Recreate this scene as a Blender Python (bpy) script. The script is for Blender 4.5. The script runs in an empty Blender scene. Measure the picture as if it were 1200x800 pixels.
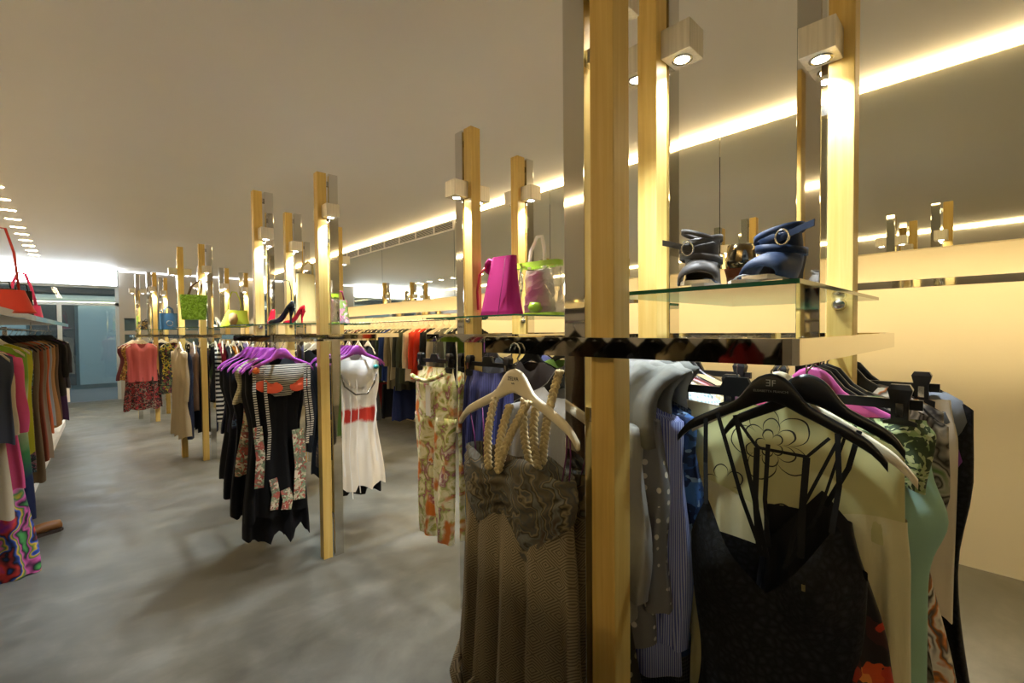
import bpy, math, random
from mathutils import Vector, Matrix
random.seed(7)
S = bpy.context.scene
COL = S.collection
PI = math.pi
# ------------------------------------------------------------------ camera, world, exposure
cam_d = bpy.data.cameras.new('camera'); cam = bpy.data.objects.new('camera', cam_d); COL.objects.link(cam)
CX = Vector((0.728, -0.685, -0.009)); CZ = Vector((-0.685, -0.728, 0.024)).normalized()
CX = (CX - CZ * CX.dot(CZ)).normalized(); CY = CZ.cross(CX)
EYE = 1.45
cam.matrix_world = Matrix(((CX.x, CY.x, CZ.x, 0), (CX.y, CY.y, CZ.y, 0), (CX.z, CY.z, CZ.z, EYE), (0, 0, 0, 1)))
cam_d.sensor_width = 36; cam_d.lens = 16.08; cam_d.clip_start = 0.02; cam_d.clip_end = 100
S.camera = cam
w = bpy.data.worlds.new('world'); S.world = w; w.use_nodes = True
w.node_tree.nodes['Background'].inputs[0].default_value = (0.75, 0.87, 1.0, 1)
w.node_tree.nodes['Background'].inputs[1].default_value = 0.6
S.view_settings.view_transform = 'Standard'; S.view_settings.look = 'None'
S.view_settings.gamma = 1; S.view_settings.use_curve_mapping = False
S.view_settings.exposure = 0.3
P_COVE, P_RECESS, P_SLOT, P_FASCIA, P_SPOT = 18.0, 23.0, 130.0, 17.0, 38.0   # strengths of the shop's own lamps
CEIL, XM, XW, XL, YF, YB = 2.85, 3.30, 3.87, -2.3, 13.4, -3.0
FRAME_PX = 536.0
def ray_ground(px, Y):                      # X at depth Y that a measured image column meets (eye height)
    d = CX * ((px - 600) / FRAME_PX) - CZ
    return d.x / d.y * Y

# ------------------------------------------------------------------ mesh helpers
class MB:
    def __init__(s): s.v = []; s.f = []; s.m = []
    def add(s, vs, fs, mi=0):
        o = len(s.v); s.v += [tuple(v) for v in vs]
        for f in fs: s.f.append(tuple(i + o for i in f)); s.m.append(mi)
        return s
    def box(s, x0, x1, y0, y1, z0, z1, mi=0):
        return s.add([(x0,y0,z0),(x1,y0,z0),(x1,y1,z0),(x0,y1,z0),(x0,y0,z1),(x1,y0,z1),(x1,y1,z1),(x0,y1,z1)],
                     [(3,2,1,0),(4,5,6,7),(0,1,5,4),(1,2,6,5),(2,3,7,6),(3,0,4,7)], mi)
    def loft(s, rings, closed=True, cap0=True, cap1=True, mi=0):
        n = len(rings[0]); vs = [p for r in rings for p in r]; fs = []
        for i in range(len(rings) - 1):
            for j in range(n if closed else n - 1):
                k = (j + 1) % n
                fs.append((i*n+j, i*n+k, (i+1)*n+k, (i+1)*n+j))
        if cap0: fs.append(tuple(range(n - 1, -1, -1)))
        if cap1: fs.append(tuple((len(rings)-1)*n + j for j in range(n)))
        return s.add(vs, fs, mi)
    def tube(s, path, r, n=8, closed=False, mi=0, rr=None, flat=None):
        P = [Vector(p) for p in path]; rings = []; m = len(P); up = None
        for i in range(m):
            a = P[(i-1) % m] if (closed or i > 0) else P[i]; b = P[(i+1) % m] if (closed or i < m-1) else P[i]
            t = (b - a); t = t.normalized() if t.length > 1e-9 else Vector((0,0,1))
            if up is None:
                up = Vector((0,1,0)) if abs(t.y) < 0.9 else Vector((1,0,0))
            u = (up - t * up.dot(t)); u = u.normalized() if u.length > 1e-6 else t.orthogonal().normalized()
            up = u; v = t.cross(u); R = rr[i] if rr else r
            fu, fv = flat if flat else (1, 1)
            rings.append([P[i] + u*math.cos(2*PI*k/n)*R*fu + v*math.sin(2*PI*k/n)*R*fv for k in range(n)])
        if closed: rings.append(rings[0])
        return s.loft(rings, True, not closed, not closed, mi)
    def lathe(s, prof, n=16, c=(0,0,0), mi=0):
        return s.loft([[(c[0]+r*math.cos(2*PI*k/n), c[1]+r*math.sin(2*PI*k/n), c[2]+z) for k in range(n)] for r, z in prof], mi=mi)
    def build(s, name, mats, parent=None, smooth=False, bevel=0):
        me = bpy.data.meshes.new(name); me.from_pydata(s.v, [], s.f); me.validate(); 
        for m in (mats if isinstance(mats, (list, tuple)) else [mats]): me.materials.append(m)
        if len(s.m) == len(me.polygons): me.polygons.foreach_set('material_index', s.m)
        if smooth: me.polygons.foreach_set('use_smooth', [True]*len(me.polygons))
        me.update()
        o = bpy.data.objects.new(name, me); COL.objects.link(o)
        if parent: o.parent = parent
        if bevel:
            b = o.modifiers.new('bevel', 'BEVEL'); b.width = bevel; b.segments = 2; b.limit_method = 'ANGLE'
        return o
def empty(name, loc=(0,0,0), rz=0):
    o = bpy.data.objects.new(name, None); COL.objects.link(o); o.location = loc; o.rotation_euler = (0,0,rz); o.empty_display_size = .05
    return o
def tag(o, label, cat, group=None, kind=None):
    o['label'] = label; o['category'] = cat
    if group: o['group'] = group
    if kind: o['kind'] = kind
    return o
def struct(o, label=None):
    o['kind'] = 'structure'
    if label: o['label'] = label
    return o
def boxo(name, mat, b, parent=None, bevel=0): return MB().box(*b).build(name, mat, parent, bevel=bevel)

# ------------------------------------------------------------------ materials
def lin(h):
    h = h.lstrip('#'); c = [int(h[i:i+2], 16)/255 for i in (0,2,4)]
    return tuple(x/12.92 if x <= .04045 else ((x+.055)/1.055)**2.4 for x in c) + (1,)
class NT:
    def __init__(s, name):
        s.m = bpy.data.materials.new(name); s.m.use_nodes = True; s.t = s.m.node_tree; s.b = s.t.nodes['Principled BSDF']
    def n(s, typ, **kw):
        nd = s.t.nodes.new(typ)
        for k, v in kw.items():
            if k.startswith('i_'):
                key = k[2:]; nd.inputs[int(key) if key.isdigit() else key].default_value = v
            else: setattr(nd, k, v)
        return nd
    def l(s, a, b): s.t.links.new(a, b)
    def math(s, op, a, b=None):
        nd = s.n('ShaderNodeMath', operation=op)
        for i, x in enumerate((a, b)):
            if x is None: continue
            if isinstance(x, (int, float)): nd.inputs[i].default_value = x
            else: s.l(x, nd.inputs[i])
        return nd.outputs[0]
    def mix(s, f, a, b):
        nd = s.n('ShaderNodeMix', data_type='RGBA')
        for i, x in ((0, f), (6, a), (7, b)):
            if isinstance(x, (int, float, tuple)): nd.inputs[i].default_value = x
            else: s.l(x, nd.inputs[i])
        return nd.outputs[2]
    def coord(s, scale=(1,1,1)):
        tc = s.n('ShaderNodeTexCoord'); mp = s.n('ShaderNodeMapping'); mp.inputs['Scale'].default_value = scale
        s.l(tc.outputs['Object'], mp.inputs[0]); return mp.outputs[0]
    def noise(s, vec, scale, detail=3, rough=.5, dist=0):
        nd = s.n('ShaderNodeTexNoise'); nd.inputs['Scale'].default_value = scale; nd.inputs['Detail'].default_value = detail
        nd.inputs['Roughness'].default_value = rough; nd.inputs['Distortion'].default_value = dist
        s.l(vec, nd.inputs['Vector']); return nd
    def ramp(s, fac, stops, const=False):
        nd = s.n('ShaderNodeValToRGB'); cr = nd.color_ramp
        if const: cr.interpolation = 'CONSTANT'
        while len(cr.elements) < len(stops): cr.elements.new(0.5)
        for e, (p, c) in zip(cr.elements, stops): e.position = p; e.color = c
        s.l(fac, nd.inputs[0]); return nd.outputs[0]
    def bump(s, h, strength=.2, dist=.005):
        nd = s.n('ShaderNodeBump'); nd.inputs['Strength'].default_value = strength; nd.inputs['Distance'].default_value = dist
        s.l(h, nd.inputs['Height']); s.l(nd.outputs[0], s.b.inputs['Normal'])
    def set(s, col=None, rough=.5, metal=0, spec=.5):
        if col is not None:
            if isinstance(col, tuple): s.b.inputs['Base Color'].default_value = col
            else: s.l(col, s.b.inputs['Base Color'])
        s.b.inputs['Roughness'].default_value = rough; s.b.inputs['Metallic'].default_value = metal
        s.b.inputs['Specular IOR Level'].default_value = spec
        return s.m
CACHE = {}
def cached(f):
    def g(*a, **k):
        key = (f.__name__,) + a + tuple(sorted(k.items()))
        if key not in CACHE: CACHE[key] = f(*a, **k)
        return CACHE[key]
    return g
@cached
def plain(c, rough=.8, var=.12, spec=.3):
    n = NT('cloth_plain'); v = n.coord(); a = n.noise(v, 9, 4)
    f = n.math('MULTIPLY', a.outputs['Fac'], var*2); c0 = lin(c)
    dark = tuple(x*.72 for x in c0[:3]) + (1,)
    n.set(n.mix(f, c0, dark), rough, 0, spec)
    b = n.noise(v, 60, 3); n.bump(b.outputs['Fac'], .15, .003); return n.m
@cached
def satin(c, rough=.35):
    n = NT('cloth_satin'); v = n.coord((1,1,.25)); a = n.noise(v, 16, 4, .6, .6); c0 = lin(c)
    n.set(n.mix(n.math('MULTIPLY', a.outputs['Fac'], .4), c0, tuple(x*.6 for x in c0[:3])+(1,)), rough, 0, .6)
    n.bump(a.outputs['Fac'], .5, .01); return n.m
@cached
def stripes(c1, c2, period=.01, axis='x', duty=.5):
    n = NT('cloth_stripes'); sep = n.n('ShaderNodeSeparateXYZ'); n.l(n.coord(), sep.inputs[0])
    src = n.math('ADD', sep.outputs[0], sep.outputs[1]) if axis == 'x' else sep.outputs['xyz'.index(axis)]
    f = n.math('LESS_THAN', n.math('FRACT', n.math('DIVIDE', src, period)), duty)
    return n.set(n.mix(f, lin(c2), lin(c1)), .75, 0, .3)
@cached
def check(c1, c2, period=.012):
    n = NT('cloth_check'); sep = n.n('ShaderNodeSeparateXYZ'); n.l(n.coord(), sep.inputs[0])
    a = n.math('LESS_THAN', n.math('FRACT', n.math('DIVIDE', n.math('ADD', sep.outputs[0], sep.outputs[1]), period)), .45)
    b = n.math('LESS_THAN', n.math('FRACT', n.math('DIVIDE', sep.outputs[2], period)), .45)
    return n.set(n.mix(n.math('MULTIPLY', n.math('ADD', a, b), .5), lin(c1), lin(c2)), .75, 0, .3)
@cached
def dots(c1, c2, scale=30, size=.25):
    n = NT('cloth_dots'); vo = n.n('ShaderNodeTexVoronoi'); vo.inputs['Scale'].default_value = scale; vo.inputs['Randomness'].default_value = .25
    n.l(n.coord((1,1,1)), vo.inputs['Vector'])
    return n.set(n.mix(n.math('LESS_THAN', vo.outputs['Distance'], size), lin(c1), lin(c2)), .5, 0, .4)
@cached
def floral(pal, scale=18, dist=.35, rough=.7):
    n = NT('cloth_floral'); v = n.coord((1,.3,1)); no = n.noise(v, 14, 3)
    ad = n.n('ShaderNodeMixRGB', blend_type='ADD'); ad.inputs[0].default_value = dist
    n.l(v, ad.inputs[1]); n.l(no.outputs['Color'], ad.inputs[2])
    vo = n.n('ShaderNodeTexVoronoi'); vo.inputs['Scale'].default_value = scale; n.l(ad.outputs[0], vo.inputs['Vector'])
    sp = n.n('ShaderNodeSeparateColor'); n.l(vo.outputs['Color'], sp.inputs[0])
    k = len(pal); col = n.ramp(sp.outputs[0], [(i/k, lin(c)) for i, c in enumerate(pal)], True)
    n2 = n.noise(v, 40, 3); col = n.mix(n.math('MULTIPLY', n2.outputs['Fac'], .3), col, lin(pal[0]))
    return n.set(col, rough, 0, .35)
@cached
def ombre(stops, z0=0.0, z1=-1.4, rough=.6):
    n = NT('cloth_ombre'); sep = n.n('ShaderNodeSeparateXYZ'); n.l(n.coord(), sep.inputs[0])
    f = n.math('DIVIDE', n.math('SUBTRACT', sep.outputs[2], z0), z1 - z0)
    no = n.noise(n.coord(), 12, 3); f = n.math('ADD', f, n.math('MULTIPLY', n.math('SUBTRACT', no.outputs['Fac'], .5), .08))
    return n.set(n.ramp(f, [(p, lin(c)) for p, c in stops]), rough, 0, .4)
@cached
def hemfloral(base, pal, zh, scale=16, soft=.06):     # plain cloth whose printed border starts at height zh
    n = NT('cloth_border_print'); v = n.coord(); sep = n.n('ShaderNodeSeparateXYZ'); n.l(v, sep.inputs[0])
    no = n.noise(v, 9, 3); ad = n.n('ShaderNodeMixRGB', blend_type='ADD'); ad.inputs[0].default_value = .35
    n.l(v, ad.inputs[1]); n.l(no.outputs['Color'], ad.inputs[2])
    vo = n.n('ShaderNodeTexVoronoi'); vo.inputs['Scale'].default_value = scale; n.l(ad.outputs[0], vo.inputs['Vector'])
    sp = n.n('ShaderNodeSeparateColor'); n.l(vo.outputs['Color'], sp.inputs[0]); k = len(pal)
    col = n.ramp(sp.outputs[0], [(i/k, lin(c)) for i, c in enumerate(pal)], True)
    f = n.math('GREATER_THAN', n.math('SUBTRACT', n.math('ADD', zh, n.math('MULTIPLY', n.math('SUBTRACT', no.outputs['Fac'], .5), soft*8)), sep.outputs[2]), 0)
    return n.set(n.mix(f, lin(base), col), .5, 0, .4)
@cached
def swirl(pal, scale=6, dist=9, rough=.7):
    n = NT('cloth_swirl'); wv = n.n('ShaderNodeTexWave'); wv.inputs['Scale'].default_value = scale; wv.inputs['Distortion'].default_value = dist; wv.inputs['Detail'].default_value = 3; wv.inputs['Detail Scale'].default_value = 2.2
    n.l(n.coord((1,.6,1)), wv.inputs['Vector']); k = len(pal)
    b = n.noise(n.coord(), 7, 2); f = n.math('ADD', n.math('MULTIPLY', wv.outputs['Fac'], .6), n.math('MULTIPLY', n.math('SUBTRACT', b.outputs['Fac'], .3), .9))
    return n.set(n.ramp(f, [((i+.15)/k, lin(c)) for i, c in enumerate(pal)]), rough, 0, .35)
@cached
def watercolour(pal, scale=14, rough=.6):
    n = NT('cloth_watercolour'); v = n.coord((1,.6,1)); a = n.noise(v, scale, 4, .55, .7); k = len(pal)
    col = n.ramp(a.outputs['Fac'], [(.28+.44*i/(k-1), lin(c)) for i, c in enumerate(pal)])
    b = n.noise(n.coord((1.3,.6,1)), scale*.7, 2, .5, .3); spots = n.ramp(b.outputs['Fac'], [(.56, (0,0,0,1)), (.66, (1,1,1,1))])
    return n.set(n.mix(spots, col, lin(pal[-1])), rough, 0, .4)
def metal(c, rough, name='metal'):
    n = NT(name); return n.set(lin(c), rough, 1)
def emis(name, c, s):
    n = NT(name); n.set((0,0,0,1), .5); n.b.inputs['Emission Color'].default_value = c; n.b.inputs['Emission Strength'].default_value = s; return n.m
def glass(name, tint, gl=.04, rough=0.0):
    n = NT(name); t = n.t; out = t.nodes['Material Output']
    tr = n.n('ShaderNodeBsdfTransparent'); tr.inputs[0].default_value = tint
    go = n.n('ShaderNodeBsdfGlossy'); go.inputs['Roughness'].default_value = rough
    lw = n.n('ShaderNodeFresnel'); lw.inputs[0].default_value = 1.5
    mx = n.n('ShaderNodeMixShader'); n.l(n.math('ADD', n.math('MULTIPLY', lw.outputs[0], .9), gl), mx.inputs[0])
    n.l(tr.outputs[0], mx.inputs[1]); n.l(go.outputs[0], mx.inputs[2]); n.l(mx.outputs[0], out.inputs[0]); t.nodes.remove(n.b); return n.m
M = {}
def wood():
    n = NT('oak'); v = n.coord((1,1,.035)); a = n.noise(v, 55, 5, .6, .4); b = n.noise(n.coord((1,1,.15)), 14, 3)
    f = n.math('ADD', n.math('MULTIPLY', a.outputs['Fac'], .75), n.math('MULTIPLY', b.outputs['Fac'], .35))
    n.set(n.ramp(f, [(.3, lin('#c69d4a')), (.55, lin('#dab866')), (.8, lin('#e5ca82'))]), .45, 0, .4)
    n.bump(a.outputs['Fac'], .12, .002); return n.m
M['wood'] = wood()
M['chrome'] = metal('#dcdad4', .035, 'polished_steel')
M['chrome_soft'] = metal('#c9c6be', .18, 'brushed_steel')
M['mirror'] = metal('#eceee4', .0, 'mirror_glass')
def alu():
    n = NT('brushed_aluminium'); a = n.noise(n.coord((1,1,.03)), 120, 3)
    return n.set(n.ramp(a.outputs['Fac'], [(.3, lin('#cfc7b8')), (.7, lin('#e4ddcf'))]), .38, .55)
M['alu'] = alu()
M['black'] = NT('black_plastic').set(lin('#0d0e10'), .3)
M['white_pl'] = NT('cream_plastic').set(lin('#efe3c4'), .35)
M['purple_pl'] = NT('purple_plastic').set(lin('#b04fae'), .35)
M['pink_pl'] = NT('magenta_plastic').set(lin('#a8447f'), .35)
M['hook'] = metal('#b9b6ae', .12, 'steel_wire')
M['paper'] = NT('paper').set(lin('#f1ece0'), .8)
M['ink'] = NT('dark_ink').set(lin('#2a2620'), .7)
M['silver_ink'] = NT('silver_ink').set(lin('#a5a6a2'), .4)
M['dark'] = NT('dark_metal').set(lin('#1b1c1d'), .5)
M['glass_face'] = glass('shelf_glass', (.95, .985, .96, 1), .02)
M['glass_edge'] = NT('shelf_glass_edge').set(lin('#1f5f47'), .1)
M['pane'] = glass('pane_glass', (.86, .94, .95, 1), .05)
def floor_mat():
    n = NT('polished_concrete'); v = n.coord(); a = n.noise(n.coord((.6,1,1)), 1.1, 6, .6, .8); b = n.noise(v, 4.5, 6, .65, .4); c = n.noise(v, 38, 4)
    f = n.math('ADD', n.math('MULTIPLY', a.outputs['Fac'], .6), n.math('MULTIPLY', b.outputs['Fac'], .4))
    n.set(n.ramp(f, [(.32, lin('#4b4940')), (.5, lin('#66645a')), (.68, lin('#827f74'))]), .42, 0, .4)
    r = n.ramp(b.outputs['Fac'], [(.35, (.34,.34,.34,1)), (.7, (.55,.55,.55,1))]); n.l(r, n.b.inputs['Roughness'])
    n.bump(c.outputs['Fac'], .05, .002); return n.m
def plaster(name, c, rough=.85):
    n = NT(name); a = n.noise(n.coord(), 2.2, 4); c0 = lin(c)
    n.set(n.mix(n.math('MULTIPLY', a.outputs['Fac'], .16), c0, tuple(x*.82 for x in c0[:3])+(1,)), rough, 0, .25)
    n.bump(n.noise(n.coord(), 90, 3).outputs['Fac'], .04, .001); return n.m
M['floor'] = floor_mat(); M['ceil'] = plaster('ceiling_paint', '#f8f1e6', .6); M['wall'] = plaster('wall_paint', '#f2e6c8'); M['grey_wall'] = plaster('grey_paint', '#b9b6b2')
M['white'] = plaster('white_paint', '#ece9e2', .5)

# ------------------------------------------------------------------ the room
o = struct(MB().box(XL-.1, XW+.1, YB, YF+.02, -.1, 0).build('floor', M['floor']))
o = struct(MB().box(XL-.1, XW+.1, YB, YF+.02, CEIL, CEIL+.1).build('ceiling', M['ceil']))
struct(boxo('wall_back', M['grey_wall'], (XL-.1, XW+.1, YB-.1, YB, -.1, CEIL+.1)))
wr = struct(boxo('wall_right', M['wall'], (XW, XW+.1, YB, YF, 0, CEIL)))
# hanging bulkhead clad with mirror above the clothes recess
bz = 1.875
bulk = struct(boxo('wall_right_bulkhead', M['wall'], (XM+.012, XW, YB, YF, bz+.06, CEIL-.055)))
js = [YB, -1.85, -.25, 1.355, 2.96, 4.51, 6.327, 8.05, 9.75, 11.5, YF]
for a, b in zip(js[:-1], js[1:]):
    top = 2.665 if (4.4 < a < 7.6) else CEIL-.06
    boxo('mirror_panel', M['mirror'], (XM, XM+.011, a+.003, b-.003, bz-.004, top), bulk)
boxo('joint_backing', M['dark'], (XM+.0095, XM+.0125, YB, YF, bz, 2.66), bulk)
# ventilation grille in the bulkhead
vg = tag(empty('ventilation_grille', (XM, 4.5, 2.67)), 'long pale air grille set above the mirror panels', 'vent')
VW = 3.5
boxo('backing', M['dark'], (.008, .0118, 0, VW, 0, .125), vg)
for nm, b in (('frame_rail', (-.008,.008, 0, VW, 0, .018)), ('frame_rail', (-.008,.008,0,VW,.107,.125)), ('frame_end', (-.008,.008,0,.03,.018,.107)), ('frame_end', (-.008,.008,VW-.03,VW,.018,.107))):
    boxo(nm, M['white'], b, vg)
for i in range(1, 8): boxo('divider', M['white'], (-.007,.008, i*VW/8-.008, i*VW/8+.008, .018, .107), vg)
sl = None
for i in range(5):
    z = .024 + i*.0168
    if sl is None:
        sl = MB().add([(-.004,.03,z),(.006,.03,z+.007),(.006,VW-.03,z+.007),(-.004,VW-.03,z),(-.004,.03,z+.002),(.006,.03,z+.009),(.006,VW-.03,z+.009),(-.004,VW-.03,z+.002)],
            [(3,2,1,0),(4,5,6,7),(0,1,5,4),(1,2,6,5),(2,3,7,6),(3,0,4,7)]).build('slat', M['white'], vg); z00 = z
    else:
        c = sl.copy(); COL.objects.link(c); c.location.z = z - z00
warm = (1.0, .80, .47, 1)
def lamp_mesh(name, b, mat, label, cat='light', group=None): return tag(boxo(name, mat, b), label, cat, group)
M['cove'] = emis('cove_glow', (1.0, .76, .40, 1), P_COVE); M['rec'] = emis('recess_glow', (1.0, .78, .42, 1), P_RECESS)
lamp_mesh('cove_light_strip', (XM+.004, XM+.011, YB+.05, YF-.05, CEIL-.05, CEIL-.012), M['cove'], 'glowing warm light line where ceiling meets the mirrored bulkhead')
lamp_mesh('recess_light_strip', (XM+.03, XM+.085, YB+.1, YF-.1, bz+.036, bz+.058), M['rec'], 'warm light strip under the mirrored bulkhead washing the clothes recess')
# left side of the shop
wl = struct(boxo('wall_left', M['grey_wall'], (XL-.1, XL, YB, YF, 0, CEIL)))
lamp_mesh('cove_light_strip', (XL+.002, XL+.012, YB+.05, YF-.6, CEIL-.05, CEIL-.012), M['cove'], 'warm light line along the far side wall, seen in the mirror')
for k in range(17):                         # row of slot downlights
    y = 11.55 - k*.565
    if y < -2: break
    M.setdefault('slot', emis('slot_glow', (1, .78, .44, 1), P_SLOT))
    t = tag(empty('ceiling_slot_light', (-.57, y, CEIL)), 'short bright slot light recessed in the ceiling row', 'light', 'slot lights in one ceiling row')
    boxo('trim', M['white'], (-.075,.075,-.03,.03,-.004,.0), t); boxo('diffuser', M['slot'], (-.062,.062,-.02,.02,-.0065,-.0042), t)

# far end: grey wall with niches, their blue light painted on the backs, shopfront
GX = .62
gw = MB()
niches = [(.70,1.0,1.52,1.80),(.70,1.0,1.16,1.44),(1.15,1.5,1.52,2.0),(1.15,1.5,1.16,1.44),(1.75,2.1,1.52,1.8),(1.75,2.1,1.16,1.44),(2.3,2.65,1.52,1.8),(2.3,2.65,1.16,1.44)]
xs = sorted({GX, XW} | {n[0] for n in niches} | {n[1] for n in niches}); zs = sorted({0, CEIL} | {n[2] for n in niches} | {n[3] for n in niches})
for xa, xb in zip(xs[:-1], xs[1:]):
    for za, zb in zip(zs[:-1], zs[1:]):
        cx, cz = (xa+xb)/2, (za+zb)/2
        if not any(n[0] < cx < n[1] and n[2] < cz < n[3] for n in niches): gw.box(xa, xb, YF-.1, YF+.12, za, zb)
gwall = struct(gw.build('wall_far', M['grey_wall']))
nb = plaster('niche_blue_lit', '#7f9db0', .6)  # blue colour stands in for the light inside the niches
for n in niches: boxo('niche_back', nb, (n[0], n[1], YF+.1, YF+.119, n[2], n[3]), gwall)
far_strip = emis('far_strip_glow', (.9, .95, 1, 1), 6)
lamp_mesh('cove_light_strip', (GX+.02, XM-.02, YF-.112, YF-.104, CEIL-.03, CEIL-.012), far_strip, 'thin cool light line along the top of the grey end wall')
# shopfront
M['fascia'] = emis('fascia_glow', (.86, .94, 1, 1), P_FASCIA); M['frame'] = NT('pale_frame').set(lin('#c9d3d8'), .4)
fas = tag(empty('light_box', (0, YF-.12, 2.5)), 'large glowing white light box above the shop entrance', 'light')
boxo('housing', M['white'], (XL+.02, GX-.02, .02, .12, 0, .335), fas); boxo('diffuser', M['fascia'], (XL+.04, GX-.04, .0, .0195, .012, .325), fas)
sf = tag(empty('shopfront', (0, YF, 0)), 'glazed shopfront with pale metal frame at the end of the room', 'shopfront')
for b in ((XL, GX, -.04,.04, 2.07, 2.13), (XL, GX, -.04,.04, 2.45, 2.49), (GX-.06, GX, -.04,.04, 0, 2.45), (-.36, -.29, -.04,.04, 0, 2.07), (-1.3,-1.23,-.04,.04,0,2.07), (XL, XL+.06,-.04,.04,0,2.45)): boxo('frame_bar', M['frame'], b, sf)
for xa, xb in ((XL+.06, -1.3), (-1.23, -.36), (-.29, GX-.06)): boxo('pane', M['pane'], (xa, xb, -.006, .006, 0.02, 2.07), sf)
for xa, xb in ((XL+.06, -1.3), (-1.3, -.36), (-.36, GX-.06)): boxo('transom_pane', M['pane'], (xa+.003, xb-.003, -.006, .006, 2.13, 2.45), sf)
# passage outside
struct(boxo('floor_passage', plaster('paving', '#6f7378', .5), (-6, 4.2, YF+.04, 18, -.1, -.002)))
pav = NT('paver').set(lin('#84888c'), .55)
op = struct(boxo('wall_passage', plaster('passage_wall', '#6d8288', .5), (-6, 4.2, 16.6, 16.7, 0, 4)))
pg = plaster('blue_panel', '#9db0b3', .25); pd = plaster('dark_panel', '#454c4f', .4); pl_ = plaster('light_panel', '#bfc8be', .5)
for i, (xa, xb, m) in enumerate(((-4.2,-3.2,pl_),(-3.15,-2.1,pd),(-2.05,-1.0,pg),(-.95,-.12,pd),(-.05,1.25,pg),(1.3,2.4,pg),(2.45,3.6,pd))):
    boxo('panel', m, (xa, xb, 16.55, 16.6, .12, 2.25), op)
for i in range(6): boxo('louvre', pl_ if i % 2 == 0 else pd, (-4.2, 3.6, 16.5, 16.58, 2.35+i*.17, 2.47+i*.17), op)
tag(boxo('passage_fill_line', emis('passage_fill_warm', (1,.86,.6,1), 5), (-3.5, 3.5, 16.46, 16.5, 2.27, 2.31)), 'added thin warm fill light over the panels outside', 'light')  # added glowing line that helps light the passage
struct(boxo('ceiling_passage', M['grey_wall'], (-6, 4.2, YF+.15, 18, 3.4, 3.5)))
for x in (-3, -1, 1): 
    tag(boxo('passage_fill_panel', emis('passage_fill_cool', (.85,.93,1,1), 9), (x-.5, x+.5, 14.6, 15.4, 3.38, 3.399)), 'added unseen cool fill panel lighting the passage', 'light', 'added passage fill panels')  # added glowing panels, out of view, to light the passage

# ------------------------------------------------------------------ racks
SPOT = {}
def spot(name, loc, parent, e, col):
    key = (round(e, 3), col)
    if key not in SPOT:
        L = bpy.data.lights.new('spot', 'SPOT'); L.energy = e; L.color = col; L.spot_size = math.radians(105); L.spot_blend = .75; L.shadow_soft_size = .018; SPOT[key] = L
    o = bpy.data.objects.new(name, SPOT[key]); COL.objects.link(o); o.location = loc; o.parent = parent
M['lens'] = emis('lamp_lens', (1, .97, .92, 1), 40)
PW, PG = .058, .015
POST_MESH = {}
def band_ring(x0, x1, y0, y1, z0, z1, th, r=.02):
    def loop(d):
        pts = []; rr = max(r - d, .004)
        for cx, cy, a0 in ((x1-d-rr, y1-d-rr, 0), (x0+d+rr, y1-d-rr, 90), (x0+d+rr, y0+d+rr, 180), (x1-d-rr, y0+d+rr, 270)):
            for k in range(6): a = math.radians(a0 + k*18); pts.append((cx + rr*math.cos(a), cy + rr*math.sin(a)))
        return pts
    O, I = loop(0), loop(th); m = MB(); n = len(O)
    rings = [[(p[0],p[1],z0) for p in O], [(p[0],p[1],z1) for p in O], [(p[0],p[1],z1) for p in I], [(p[0],p[1],z0) for p in I]]
    rings.append(rings[0]); m.loft(rings, True, False, False); return m
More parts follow.
